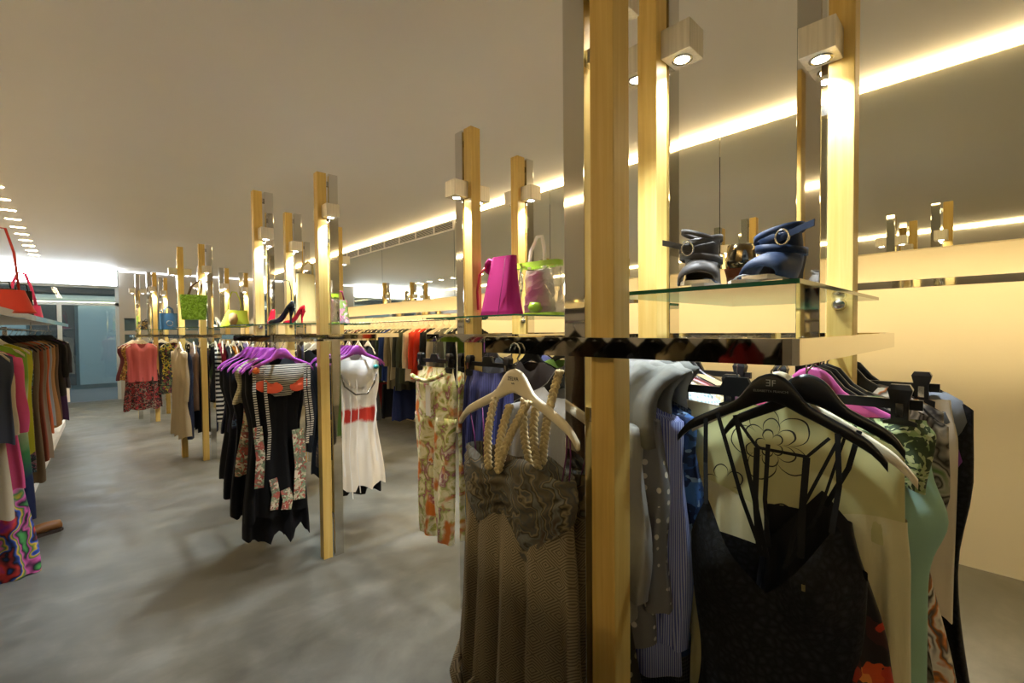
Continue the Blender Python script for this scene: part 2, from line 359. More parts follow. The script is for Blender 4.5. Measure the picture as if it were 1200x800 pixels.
def rack(label, ring, posts, rails, glassr=None, zt=(1.394, 1.434), zg=1.5155, e=P_SPOT, gcol=(1,.96,.9), name='display_rack'):
    x0, x1, y0, y1 = ring
    R = tag(empty(name, ((x0+x1)/2, (y0+y1)/2, 0)), label, 'clothes rack', 'oak and steel clothes racks')
    ox, oy = (x0+x1)/2, (y0+y1)/2
    def loc(o, x, y, z): o.location = (x-ox, y-oy, z)
    b = band_ring(x0-ox, x1-ox, y0-oy, y1-oy, zt[0], zt[1], .011).build('band', M['chrome'], R)
    for ax, p in rails:
        m = MB()
        if ax == 'x': m.tube([(x0-ox+.011, p-oy, zt[0]+.012), (x1-ox-.011, p-oy, zt[0]+.012)], .007)
        else: m.tube([(p-ox, y0-oy+.011, zt[0]+.012), (p-ox, y1-oy-.011, zt[0]+.012)], .007)
        m.build('hanging_rail', M['chrome'], R, True)
    for (typ, px, py, flip, cz, sides) in posts:
        for k, mt in ((0, 'wood'), (1, 'chrome')):
            s = k if not flip else 1-k; off = s*(PW+PG)
            dx, dy = (off, 0) if typ == 'x' else (0, off)
            key = mt
            if key not in POST_MESH: POST_MESH[key] = MB().box(0, PW, 0, PW, 0, 2.455).build('seed', M[mt]).data; bpy.data.objects.remove(bpy.data.objects['seed'])
            o = bpy.data.objects.new('wood_post' if mt == 'wood' else 'steel_post', POST_MESH[key]); COL.objects.link(o); o.parent = R; loc(o, px+dx, py+dy, 0)
            bv = o.modifiers.new('bevel', 'BEVEL'); bv.width = .002; bv.segments = 2
        for z in (.25, 1.25, 2.02, 2.38):
            if typ == 'x': bb = (px+PW-.001-ox, px+PW+PG+.001-ox, py+.018-oy, py+.04-oy, z, z+.03)
            else: bb = (px+.018-ox, px+.04-ox, py+PW-.001-oy, py+PW+PG+.001-oy, z, z+.03)
            boxo('spacer', M['chrome_soft'], bb, R)
        c = .082; mid = PW + PG/2
        for sgn in sides:
            if typ == 'x': cx, cy = px+mid, (py - c/2 if sgn < 0 else py + PW + c/2)
            else: cx, cy = (px - c/2 if sgn < 0 else px + PW + c/2), py+mid
            lb = MB().box(-c/2, c/2, -c/2, c/2, 0, c*.95).build('lamp_box', M['alu'], R, bevel=.0015); loc(lb, cx, cy, cz)
            rim = MB().lathe([(.021,.0005),(.021,-.003),(.027,-.003),(.027,.0005)], 20).build('lamp_rim', M['chrome_soft'], lb, True)
            MB().lathe([(.019,-.0005),(.019,-.002),(.001,-.0035)], 16).build('lens', M['lens'], lb, True)
            spot('spot', (0,0,-.012), lb, e, gcol)
    if glassr:
        gx0, gx1, gy0, gy1 = glassr; m = MB(); th = .008
        m.add([(gx0-ox,gy0-oy,zg),(gx1-ox,gy0-oy,zg),(gx1-ox,gy1-oy,zg),(gx0-ox,gy1-oy,zg),(gx0-ox,gy0-oy,zg+th),(gx1-ox,gy0-oy,zg+th),(gx1-ox,gy1-oy,zg+th),(gx0-ox,gy1-oy,zg+th)], [(3,2,1,0),(4,5,6,7)], 0)
        m.add(m.v[:8], [(0,1,5,4),(1,2,6,5),(2,3,7,6),(3,0,4,7)], 1)
        m.build('glass_shelf', [M['glass_face'], M['glass_edge']], R)
        for (typ, px, py, flip, cz, sides) in posts:
            cx, cy = (px+PW/2, py) if typ == 'x' else (px, py+PW/2)
            prof = [(.004,.0),(.014,.002),(.022,.012),(.014,.02),(.006,.022)]
            if not (gx0-.03 < cx < gx1+.03 and gy0-.03 < cy < gy1+.03): continue
            n = 14
            for sd in (-1, 1):
                m = MB()
                base = Vector((px-ox if sd < 0 else px+PW-ox, py+PW/2-oy, zg-.012)) if typ == 'y' else Vector((px+PW/2-ox, (py-oy) if sd < 0 else py+PW-oy, zg-.012))
                ax = Vector((sd,0,0)) if typ == 'y' else Vector((0,sd,0)); sdv = Vector((0,1,0)) if typ == 'y' else Vector((1,0,0))
                rings = [[base + ax*d + (sdv*math.cos(2*PI*k/n) + Vector((0,0,1))*math.sin(2*PI*k/n))*r for k in range(n)] for r, d in ((.014,.0),(.017,.004),(.011,.016),(.002,.02))]
                m.loft(rings); m.build('shelf_bracket', M['chrome_soft'], R, True)
    return R
BOTH = (-1, 1)
rA = rack('nearest oak and steel rack with strappy shoes on its glass shelf', (.76, 1.69, .20, .927),
     [('y', .785, .533, False, 2.15, (1,)), ('x', 1.153, .644, False, 2.19, BOTH), ('y', 1.45, .257, False, 2.145, BOTH)], [('x', .30), ('x', .76)], (.846, 1.56, .22, .60), gcol=(.86,.93,1), zg=1.522)
rB = rack('oak and steel rack with a magenta felt bag on its shelf', (1.385, 2.31, 1.45, 2.177),
     [('y', 1.41, 1.78, False, 2.11, BOTH), ('x', 1.843, 1.90, False, 2.20, BOTH), ('y', 2.08, 1.51, False, 2.14, BOTH)], [('x', 1.58), ('x', 2.03)], (1.39, 2.06, 1.456, 2.17))
rC = rack('oak and steel rack filled with purple hangers', (.80, 1.47, 2.88, 3.81),
     [('x', 1.092, 2.925, False, 2.17, BOTH), ('x', .90, 3.60, False, 2.11, BOTH)], [('y', .875), ('y', 1.37)], (.88, 1.46, 2.98, 3.78), gcol=(.72,.84,1), zg=1.50, e=P_SPOT*1.6)
rG = rack('oak and steel rack right behind the purple hangers', (.95, 1.66, 4.04, 4.97),
     [('x', 1.258, 4.085, False, 2.13, BOTH)], [('y', 1.12), ('y', 1.50)], (1.0, 1.6, 4.08, 4.9), gcol=(.75,.86,1), e=P_SPOT*1.2)
rH = rack('oak and steel rack standing between the purple hangers and the wall', (1.70, 2.4, 4.25, 5.45),
     [('y', 1.79, 4.33, False, 2.11, BOTH), ('x', 1.75, 5.28, False, 2.13, BOTH)], [('x', 4.7)], None)
rD = rack('oak and steel rack with the green woven tote', (.78, 1.50, 6.13, 7.06),
     [('x', .98, 6.17, False, 2.13, BOTH), ('y', .826, 6.51, False, 2.13, BOTH)], [('x', 6.31), ('x', 6.44), ('x', 6.8)], (.82, 1.47, 6.25, 7.0), gcol=(.9,.95,1))
rI = rack('oak and steel rack behind the lime bag', (1.25, 2.1, 7.9, 8.9),
     [('y', 1.29, 5.2+3.0, False, 2.13, BOTH), ('x', 1.56, 8.2, True, 2.13, BOTH), ('x', 1.93, 8.65, True, 2.13, BOTH)], [('x', 8.3)], None)
rE = rack('far oak and steel rack with the blue tote', (.62, 1.40, 9.46, 10.6),
     [('x', .79, 9.5, True, 2.14, BOTH), ('y', .68, 9.98, True, 2.14, BOTH), ('x', 1.02, 10.3, True, 2.14, BOTH)], [('x', 9.75), ('y', .9), ('x', 10.2)], (.66, 1.36, 9.5, 10.5))
# chrome rail along the lit recess
rr_ = tag(empty('wall_rail', (3.47, 0, 0)), 'long flat chrome rail along the lit clothes recess', 'rail')
boxo('bar', M['chrome'], (-.008, .008, YB+.1, 11.5, 1.675, 1.72), rr_, .002)
for y in (-1.5, 1.0, 3.4, 5.4, 7.4, 9.4, 11.2): boxo('bracket', M['chrome_soft'], (.009, .40, y-.012, y+.012, 1.685, 1.71), rr_)
MB().tube([(.0, 3.9, 1.60), (.0, 11.4, 1.60)], .011).build('hanging_rod', M['chrome'], rr_, True)
for y in (3.95, 5.5, 7.0, 8.5, 10.0, 11.3): MB().tube([(0,y,1.60),(0,y,1.676)], .005, 6).build('rod_hanger', M['chrome'], rr_, True)
# left rack: shelf band, rail, low plinth
LX = lambda y: min(-.42 + .03*(y-4.5), 9)
lf = tag(empty('side_rack', (0,0,0)), 'pale wall-side rack along the left with bags on top', 'clothes rack')
la = math.atan(.03); 
def lbox(name, mat, x0, x1, ya, yb, z0, z1, bevel=0):
    v = []
    for z in (z0, z1): v += [(LX(ya)+x0, ya, z), (LX(ya)+x1, ya, z), (LX(yb)+x1, yb, z), (LX(yb)+x0, yb, z)]
    return MB().add(v, [(3,2,1,0),(4,5,6,7),(0,1,5,4),(1,2,6,5),(2,3,7,6),(3,0,4,7)]).build(name, mat, lf, bevel=bevel)
lbox('band', M['chrome'], .09, .10, -1.5, 10.2, 1.57, 1.615); lbox('back_band', M['chrome'], -.62, -.61, -1.5, 10.2, 1.57, 1.615)
lbox('shelf', M['white'], -.61, .09, -1.5, 10.2, 1.60, 1.612)
lbox('plinth', M['white'], -.6, .03, 4.4, 10.2, 0.0, .09); 
for y in (-1.4, 1.0, 3.3, 5.6, 7.9, 10.1): lbox('upright', M['chrome'], -.6, -.55, y-.03, y+.03, .09 if y > 4.4 else 0, 1.57)
m = MB().tube([(LX(-1.4)-.12, -1.4, 1.50), (LX(10.1)-.12, 10.1, 1.50)], .01); m.build('hanging_rail', M['chrome'], lf, True)
for y in (-1.4, 1.0, 3.3, 5.6, 7.9, 10.1): MB().tube([(LX(y)-.12,y,1.5),(LX(y)-.12,y,1.6)], .006, 6).build('rail_drop', M['chrome'], lf, True)

# ------------------------------------------------------------------ hangers
HM = {}
def hanger_mesh(kind, hw, drop, q):
    key = (kind, hw, drop, q)
    if key in HM: return HM[key]
    m = MB(); h = MB(); cl = []; sp = []
    n = {0: 9, 1: 15, 2: 33}[q]
    if kind == 'arm':
        rings = []
        for i in range(n):
            u = -1 + 2*i/(n-1); x = u*hw; a = abs(u)
            zc = -.098 - drop*a**1.25 - .016*max(0, (a-.82)/.18)**2 + .020*math.exp(-(x/.05)**4)
            hh = .0115 + .017*math.exp(-(x/.052)**4) - .003*max(0,(a-.8)/.2); tt = .0065
            y = -.012*a*a
            rings.append([(x, y-tt*.55, zc-hh), (x, y+tt*.55, zc-hh), (x, y+tt, zc-hh*.7), (x, y+tt, zc+hh*.7), (x, y+tt*.55, zc+hh), (x, y-tt*.55, zc+hh), (x, y-tt, zc+hh*.7), (x, y-tt, zc-hh*.7)])
        m.loft(rings)
    else:
        m.box(-hw, hw, -.006, .006, -.125, -.105); m.loft([[(-.04,-.0062,-.106),(.04,-.0062,-.106),(.04,.0062,-.106),(-.04,.0062,-.106)], [(-.025,-.006,-.078),(.025,-.006,-.078),(.025,.006,-.078),(-.025,.006,-.078)]])
        for s in (-1, 1):
            cx = s*(hw-.035); c_ = MB(); s_ = MB(); cl.append(c_); sp.append(s_)
            c_.loft([[(cx+dx*wd, dy*dp, z) for dx, dy in ((-1,-1),(1,-1),(1,1),(-1,1))] for z, wd, dp in ((-.175,.026,.008),(-.150,.027,.012),(-.145,.014,.014),(-.11,.014,.016),(-.085,.02,.014),(-.075,.015,.010))])
            s_.box(cx-.006, cx+.006, -.0175, -.0165, -.14, -.112)
    P = [(0,0,-.075), (0,0,-.035)] + [(.018*math.cos(a)-.0, 0, -.008+.02*math.sin(a)) for a in [math.radians(d) for d in ((-60,-20,20,60,90,130,170) if q else (-40,40,120,170))]]
    P[0:2] = [(0,0,-.08), (0,0,-.045), (.012,0,-.03)]
    h.tube(P, .0022 if q else .003, 6 if q else 4)
    HM[key] = (m, h, cl, sp); return HM[key]
HD = {}
def hanger(loc, rz, color, label, kind='arm', hw=.21, drop=.09, q=1, cat='hanger', group=None):
    key = (kind, hw, drop, q, color)
    if key not in HD:
        m, h, cl, sp = hanger_mesh(kind, hw, drop, q)
        a = m.build('hanger', M[color], smooth=(kind == 'arm' and q == 2)); b = h.build('hook', M['hook'], a, True); c = None; d = None
        cd = []
        for c_, s_ in zip(cl, sp): c = c_.build('clip', M['black'], a); d = s_.build('spring', M['hook'], c); cd.append((c.data, d.data))
        HD[key] = (a.data, b.data, cd)
        root = a
    else:
        a_, b_, cd = HD[key]
        root = bpy.data.objects.new('hanger', a_); COL.objects.link(root)
        k = bpy.data.objects.new('hook', b_); COL.objects.link(k); k.parent = root
        for c_, d_ in cd:
            c = bpy.data.objects.new('clip', c_); COL.objects.link(c); c.parent = root
            d = bpy.data.objects.new('spring', d_); COL.objects.link(d); d.parent = c
    root.location = loc; root.rotation_euler = (0, 0, rz); tag(root, label, 'hanger', group)
    return root

# ------------------------------------------------------------------ garments
def lerp_prof(prof, t):
    for (a, va), (b, vb) in zip(prof[:-1], prof[1:]):
        if t <= b:
            f = (t-a)/(b-a) if b > a else 0; f = f*f*(3-2*f)
            return va + (vb-va)*f
    return prof[-1][1]
def cloth(ztop, zbot, wprof, dprof, q=1, amp=.012, freq=3.0, seed=0, hem=.01, shift=0, capt=False, drift=.6, gather=0):
    """closed loop of cloth: ztop(u, front) gives the upper edge, wprof/dprof half width/depth over t=0..1"""
    rnd = random.Random(seed); n = {0: 20, 1: 52, 2: 96}[q]; rows = {0: 8, 1: 18, 2: 40}[q]
    p1, p2, p3, p4 = [rnd.uniform(0, 6.28) for _ in range(4)]; f2 = freq*rnd.uniform(1.6, 2.2)
    rings = []
    for r in range(rows+1):
        t = r/rows; hw = lerp_prof(wprof, t); hd = lerp_prof(dprof, t); a = amp*min(1, t*2.2)**.8; ring = []
        for k in range(n):
            th = 2*PI*k/n; c, s = math.cos(th), math.sin(th)
            u = math.copysign(abs(c)**.85, c); x = u*hw + shift*t
            fold = math.sin(freq*PI*u + p1 + drift*math.sin(2.2*t+p3)) + .5*math.sin(f2*PI*u + p2 + drift*t)
            y = math.copysign(abs(s)**.7, s)*hd + a*fold*(.75 + .25*(1 if s < 0 else -1))
            zt = ztop(u, s < 0); zb = zbot + hem*math.sin(2*PI*u*1.3 + p4) + hem*.5*fold
            ring.append((x*(1 + gather*a*3*math.sin(9*u+p2)), y, zt + (zb-zt)*t))
        rings.append(ring)
    return MB().loft(rings, True, capt, False)
def slope(s0, sl, neck=.0, nd=.0):
    return lambda u, fr: s0 - sl*abs(u)**1.35 - (neck*max(0, 1-(abs(u)/.32)**2) if fr else neck*.35*max(0, 1-(abs(u)/.32)**2))
def sleeve(m, sx, hw, z0, length, out=.03, r0=.055, r1=.045, q=1, seed=0):
    rnd = random.Random(seed); n = {0: 6, 1: 10, 2: 24}[q]; rows = {0: 4, 1: 8, 2: 22}[q]; rings = []
    ph = rnd.uniform(0, 6)
    for i in range(rows+1):
        t = i/rows; r = r0 + (r1-r0)*t; cx = sx*(hw - .02 + out*math.sin(t*1.7)); z = z0 - length*t
        w = 1 + .12*math.sin(9*t+ph)
        rings.append([(cx + r*math.cos(2*PI*k/n)*.8*w, r*math.sin(2*PI*k/n)*.62 + .008*math.sin(7*t+ph+k), z - .25*r*math.cos(2*PI*k/n)*sx*(1-t)) for k in range(n)])
    m.loft(rings, True, True, False)
def g_top(length=.62, hw=.20, flare=1.05, sl=.07, sleeves=None, q=1, amp=.012, seed=0, depth=.045, waist=.92, freq=3, neck=.04):
    m = cloth(slope(-.092, sl, neck), -.10-length, [(0,hw),(.2,hw*1.0),(.5,hw*waist),(1,hw*flare)], [(0,.014),(.12,depth*.8),(1,depth)], q, amp, freq, seed)
    if sleeves:
        for s in (-1, 1): sleeve(m, s, hw, -.10-sl*.9, sleeves, q=q, seed=seed+s)
    return m
def g_dress(length=1.05, hw=.19, flare=1.5, sl=.07, sleeves=None, q=1, amp=.02, seed=0, depth=.05, waist=.82, freq=3.4, neck=.07, hem=.012):
    m = cloth(slope(-.092, sl, neck), -.10-length, [(0,hw),(.15,hw*1.02),(.38,hw*waist),(1,hw*flare)], [(0,.014),(.1,depth*.8),(.4,depth*.8),(1,depth*1.3)], q, amp, freq, seed, hem)
    if sleeves:
        for s in (-1, 1): sleeve(m, s, hw, -.10-sl*.9, sleeves, q=q, seed=seed+s)
    return m
def g_skirt(length=.6, hw=.17, flare=1.4, q=1, amp=.022, seed=0, depth=.03, freq=4, z0=-.150, hem=.012):
    return cloth(lambda u, f: z0 - .006*math.cos(3*u), z0-length, [(0,hw),(.2,hw*1.08),(1,hw*flare)], [(0,.008),(.2,depth),(1,depth*1.5)], q, amp, freq, seed, hem)
def g_pants(length=.95, hw=.175, leg=.075, q=1, seed=0, depth=.035, amp=.007, hang=.02):
    m = MB(); z0 = -.150; crotch = .27
    hip = cloth(lambda u, f: z0, z0-crotch, [(0,hw),(.4,hw*1.1),(1,hw*1.1)], [(0,.008),(.4,depth),(1,depth*1.15)], q, amp*.6, 2.5, seed, 0)
    m.add(hip.v, hip.f)
    for s in (-1, 1):
        n = 28 if q == 2 else 14; rows = 22 if q == 2 else 9; rings = []; ph = random.Random(seed+s).uniform(0, 6)
        for i in range(rows+1):
            t = i/rows; w = hw*.56*(1-t)**1.5*1.0 + (leg)*(1-(1-t)**1.5); cx = s*(hw*.54 + hang*t - .01*math.sin(t*3+ph)); z = z0-crotch+.015-(length-crotch)*t
            rings.append([(cx + w*math.cos(2*PI*k/n), (depth*1.1-.008*t)*math.sin(2*PI*k/n) + amp*math.sin(5*math.cos(2*PI*k/n)+6*t+ph), z) for k in range(n)])
        m.loft(rings, True, True, False)
    return m
def g_bikini(q=1, hw=.17):
    m = MB(); n = 48; z0 = -.150; rows = 16; rings = []
    for i in range(rows+1):
        t = i/rows; w = hw*(1 - .12*t - .62*max(0, (t-.35)/.65)**1.3)
        rings.append([(w*math.cos(2*PI*k/n), (.012+.024*math.sin(PI*min(1,t*.9+.1)))*math.sin(2*PI*k/n)+.004*math.sin(6*math.cos(2*PI*k/n)+4*t), z0-.19*t) for k in range(n)])
    m.loft(rings, True, False, True); return m
def ribbon(path, w, th=.0015, n=6): return MB().tube(path, w/2, 8, flat=(th/(w/2), 1))
GLAB = {}
def hang(mesh, mat, x, y, z, rz, name, desc, cat, where, hc='white_pl', hk='arm', q=1, hw=.21, drop=.08, tilt=0, hdesc=None, hang_it=True, smooth=True, group=None, gx=0):
    if gx: mesh.v = [(v[0]+gx, v[1], v[2]) for v in mesh.v]
    o = mesh.build(name, mat, None, smooth); o.location = (x, y, z); o.rotation_euler = (0, tilt, rz)
    lab = desc + ' ' + where
    tag(o, lab, cat, group)
    k = GLAB.setdefault(lab, []); k.append(o)
    if len(k) > 1:
        for a in k: a['group'] = 'matching ' + cat + 's ' + where
    if hang_it:
        cn = {'white_pl': 'cream', 'black': 'black', 'purple_pl': 'purple', 'pink_pl': 'magenta'}[hc]
        h = hanger((x, y, z), rz, hc, '', hk, hw, drop, q)
        hl = cn + (' clip' if hk == 'clip' else '') + ' hanger holding the ' + desc + ' ' + where
        h['label'] = ' '.join(hl.split()[:16]); hk_ = GLAB.setdefault(h['label'], []); hk_.append(h)
        if len(hk_) > 1:
            for a in hk_: a['group'] = 'matching hangers ' + where
    return o
def text(body, size, mat, loc, parent, name='lettering', rot=(PI/2,0,0), bold=False):
    cu = bpy.data.curves.new(name, 'FONT'); cu.body = body; cu.size = size; cu.align_x = 'CENTER'; cu.align_y = 'CENTER'; cu.extrude = .0002
    t = bpy.data.objects.new('tmp', cu); COL.objects.link(t); bpy.context.view_layer.update()
    me = bpy.data.meshes.new_from_object(t.evaluated_get(bpy.context.evaluated_depsgraph_get())); bpy.data.objects.remove(t)
    me.materials.clear(); me.materials.append(mat)
    o = bpy.data.objects.new(name, me); COL.objects.link(o); o.parent = parent; o.location = loc; o.rotation_euler = rot
    return o
RX = -PI/2           # hangs in a plane across X, front towards -X
HZ = 1.408
# ---- nearest rack, side facing the aisle: draped taupe dress
WA = 'on the nearest rack'
def n_geo():
    n = NT('cloth_maze_print'); sep = n.n('ShaderNodeSeparateXYZ'); n.l(n.coord(), sep.inputs[0])
    tri = lambda o, p: n.math('PINGPONG', o, p)
    s = n.math('ADD', tri(sep.outputs[0], .022), tri(n.math('ADD', sep.outputs[2], n.math('MULTIPLY', sep.outputs[1], .4)), .034))
    f = n.math('LESS_THAN', n.math('FRACT', n.math('DIVIDE', s, .0068)), .45)
    no = n.noise(n.coord(), 5, 3)
    c = n.mix(f, lin('#a2967c'), lin('#665d4c')); c = n.mix(n.math('MULTIPLY', no.outputs['Fac'], .3), c, lin('#857a64'))
    n.set(c, .75, 0, .3); n.bump(n.noise(n.coord((1,1,.4)), 22, 4).outputs['Fac'], .3, .006); return n.m
M['geo'] = n_geo()
M['drape'] = swirl(('#332d24', '#6a6250', '#4d5152', '#94876a', '#3b3529', '#7b7d78', '#5d4d3c'), 5, 12)
dx, dy, dz = .752, .79, HZ
d0 = empty('draped_dress', (dx, dy, dz), RX); tag(d0, 'long taupe maze-print strapless dress with braided rope straps and draped bust', 'dress')
def bodice_top(u, fr): return -.265 - .02*math.cos(2*u*PI)*(1 if fr else .3) + (.0 if fr else .03) - .02*abs(u)
body = cloth(lambda u, fr: -.31 - .01*u, -1.33, [(0,.165),(.05,.168),(.3,.178),(.6,.196),(1,.225)], [(0,.04),(.2,.055),(1,.075)], 2, .017, 4.2, 11, .02, drift=1.0)
body.build('skirt', M['geo'], d0, True)
bust = MB(); n = 96; rings = []
for i in range(19):
    t = i/18; ring = []
    for k in range(n):
        th = 2*PI*k/n; c, s = math.cos(th), math.sin(th); u = math.copysign(abs(c)**.85, c)
        cup = math.exp(-((abs(u)-.5)/.34)**2) if s < 0 else .2
        zb = -.375 - (.065*cup + .035*math.exp(-((u-.42)/.3)**2) if s < 0 else 0)
        zt = -.268 + .012*math.sin(5*u) + .012*cup
        y = math.copysign(abs(s)**.7, s)*(.044 + .028*cup*math.sin(PI*t**.8)) + .004*math.sin(34*t + 7*u*u + 3*u)*(1 if s < 0 else .4)
        ring.append((u*(.172 + .008*math.sin(PI*t)), y, zt + (zb-zt)*t))
    rings.append(ring)
bust.loft(rings, True, False, False).build('bust_drape', M['drape'], d0, True)
# pocket folds sweeping across the skirt
for sgn, pts in ((-1, [(-.185,-.03,-.78),(-.15,-.078,-.82),(-.11,-.086,-.86),(-.07,-.07,-.80)]), (1, [(.02,-.08,-.83),(.07,-.095,-.90),(.12,-.09,-.88),(.165,-.06,-.80)])):
    P = []
    for i in range(len(pts)-1):
        for f in (0,.33,.66): P.append(Vector(pts[i]).lerp(Vector(pts[i+1]), f))
    P.append(Vector(pts[-1])); MB().tube(P, .012, 8, rr=[.006+.010*math.sin(PI*i/(len(P)-1)) for i in range(len(P))]).build('drape_fold', M['geo'], d0, True)
rope = NT('rope').set(lin('#cdbb8e'), .8)
def braid(p0, p1, r, nm=None, mid=None):
    m = MB(); p0, p1 = Vector(p0), Vector(p1); L = (p1-p0).length; N = max(20, int(L/.004)); turns = L/.034
    for k in range(3):
        P = []
        for i in range(N+1):
            t = i/N; a = 2*PI*(turns*t + k/3); c = p0.lerp(p1, t) + Vector((0, -.012*math.sin(PI*t), 0))
            P.append(c + Vector((math.cos(a)*r*.8, math.sin(2*a)*r*.4, 0)))
        m.tube(P, r*.62, 6)
    return m.build(nm or 'rope_strap', rope, d0, True)
for a, b in (((-.055,-.016,-.125),(-.035,-.055,-.285)), ((.0,-.018,-.135),(-.005,-.05,-.285)), ((.062,-.018,-.12),(.0,-.058,-.285)), ((.02,.012,-.12),(.03,.02,-.28)), ((.115,.03,-.05),(.06,.03,-.27)), ((.05,.02,-.13),(.055,.02,-.28))):
    braid(a, b, .0085)
ppl = NT('purple_cord').set(lin('#6d2b63'), .6)
for a, b in (((-.165,-.008,-.168),(-.15,.0,-.29)), ((-.125,-.0,-.15),(-.12,.0,-.29)), ((.168,-.008,-.168),(.145,-.0,-.29)), ((.172,-.006,-.17),(.165,-.0,-.29))):
    MB().tube([a, Vector(a).lerp(Vector(b), .5)+Vector((.004,0,0)), b], .0017, 6).build('hanging_loop', ppl, d0, True)
hh = hanger((dx, dy, dz), RX, 'white_pl', 'cream shaped hanger printed with dark lettering, holding the taupe maze-print dress', 'arm', .20, .085, 2)
text('ZELVA', .013, M['ink'], (0, -.0072, -.073), hh); text('italia', .006, M['ink'], (0, -.0072, -.084), hh)
# ---- nearest rack, garments on the back rail (planes across X)
YR = .76
A_back = [
 (.90, g_top(.50, .19, 1.1, .07, .40, 2, seed=3), satin('#9d9a95'), 'grey shimmering knit top', 'top', 'black', 'arm', .0),
 (.94, g_dress(.95, .185, 1.25, .07, None, 2, seed=4, amp=.014), dots('#3a3833', '#a79f86', 34, .23), 'dark long dress with pale dots', 'dress', 'black', 'arm', .0),
 (.972, g_top(.62, .20, 1.05, .07, .45, 2, seed=5), dots('#77777c', '#d8d5cc', 30, .22), 'grey polka dot blouse', 'blouse', 'black', 'arm', .0),
 (1.03, g_top(.70, .20, 1.1, .07, .55, 2, seed=6), stripes('#5b68b4', '#aab4dd', .007, 'x'), 'blue and white fine striped shirt', 'shirt', 'black', 'arm', .025),
 (1.075, g_top(.66, .195, 1.1, .07, .3, 2, seed=7), floral(('#2b4e8c', '#16284f', '#86a6cf', '#3d6bb0', '#1d3468'), 34, .2), 'blue small-flower print blouse', 'blouse', 'black', 'arm', .035),
 (1.11, g_dress(1.0, .19, 1.2, .07, None, 2, seed=8), check('#22252d', '#555a66', .008), 'charcoal checked long dress', 'dress', 'black', 'arm', .045),
 (1.325, g_top(.6, .20, 1.1, .06, .5, 1, seed=9), check('#dfe6e4', '#8fa6b0', .012), 'pale blue gingham shirt', 'shirt', 'black', 'arm', .0),
 (1.37, g_top(.5, .20, 1.1, .07, None, 1, seed=10), floral(('#e8d8b8', '#c9b48a', '#f3ead2', '#b9a37c'), 40, .3), 'cream lace top', 'top', 'black', 'arm', .02),
 (1.42, g_top(.55, .20, 1.1, .07, .3, 1, seed=12), plain('#d48f93'), 'rose pink top', 'top', 'black', 'arm', .02),
 (1.47, g_dress(.9, .19, 1.2, .07, None, 1, seed=13), plain('#2a2c33'), 'charcoal plain long dress', 'dress', 'black', 'arm', .0),
 (1.55, g_top(.6, .20, 1.1, .07, .4, 1, seed=14), plain('#b9a27a'), 'sand coloured blouse', 'blouse', 'black', 'arm', .0),
 (1.62, g_skirt(.6, .18, 1.3, 1, seed=15), plain('#495a78'), 'slate blue skirt', 'skirt', 'black', 'clip', .0)]
for i, (x, g, mt, ds, ct, hc, hk, off) in enumerate(A_back):
    hang(g, mt, x, YR, HZ, RX + random.uniform(-.03,.03), ct, ds, ct, 'on the back rail of the nearest rack', hc, hk, 1, .20, .08, gx=off)
# folded grey jackets slung over the hangers
for i, (x, y, c, rz) in enumerate(((.955, .60, '#6f6d69', .2), (1.06, .62, '#7c7a76', -.1), (1.12, .64, '#5f5e5b', .1))):
    m = MB(); rings = []
    for k in range(13):
        t = k/12; a = t*PI; 
        rings.append([(.07*math.cos(a)*1.0 + .01*math.sin(5*j), -.10 + .2*j/15 + .02*math.sin(3*a), .055*math.sin(a)**.8 - .12*(abs(t-.5)*2)**1.4 + .006*math.sin(j*1.3+t*9)) for j in range(16)])
    m.loft(rings, False, False, False)
    o = m.build('slung_jacket', plain(c, .9), None, True); so = o.modifiers.new('thick', 'SOLIDIFY'); so.thickness = .006
    o.location = (x, y, HZ-.085); o.rotation_euler = (.15, .0, rz); tag(o, ('light', 'mid', 'dark')[i] + ' grey wool jacket slung over the hangers behind the oak post', 'jacket')
# ---- nearest rack, front rail: black camisole first
cx_, cy_ = 1.02, .315; crz = RX + .10
cs = empty('camisole', (cx_, cy_, HZ), crz); tag(cs, 'black lace-cup camisole with long thin straps on black lettered hanger', 'camisole')
M['noir'] = plain('#15161a', .75, .2); M['noir2'] = satin('#1b1d24', .5)
def lace():
    n = NT('black_lace'); v = n.coord(); a = n.noise(v, 70, 5, .7, 1.2); b = n.n('ShaderNodeTexVoronoi', feature='DISTANCE_TO_EDGE'); b.inputs['Scale'].default_value = 60; n.l(v, b.inputs['Vector'])
    f = n.math('MULTIPLY', a.outputs['Fac'], b.outputs['Distance']); n.set(n.ramp(f, [(.02, lin('#0c0d10')), (.25, lin('#262a31'))]), .7, 0, .3); n.bump(a.outputs['Fac'], .6, .004); return n.m
M['lace'] = lace()
def cam_top(u, fr):
    a = abs(u)
    if not fr: return -.43 + .02*a
    if a < .72: return -.485 + .165*(a/.72)**1.15
    return -.32 - .10*((a-.72)/.28)**1.2
m = MB(); n = 112; rings = []
for i in range(47):
    t = i/46; ring = []
    for k in range(n):
        th = 2*PI*k/n; c, s = math.cos(th), math.sin(th); u = math.copysign(abs(c)**.8, c); a = abs(u)
        zt = cam_top(u, s < 0); z = zt + (-1.05-zt)*t
        hw = .158 - .022*math.exp(-((z+.68)/.12)**2) + .03*max(0, -z-.75)
        bulge = .048*math.exp(-((a-.5)/.3)**2)*math.exp(-((z+.44)/.085)**2) if s < 0 else 0
        y = math.copysign(abs(s)**.75, s)*.04 - bulge + .007*math.sin(7*u+3*z*4)*min(1, max(0, (-z-.5)*3))
        ring.append((u*hw, y, z))
    rings.append(ring)
m.loft(rings, True, False, False).build('bodice', M['lace'], cs, True)
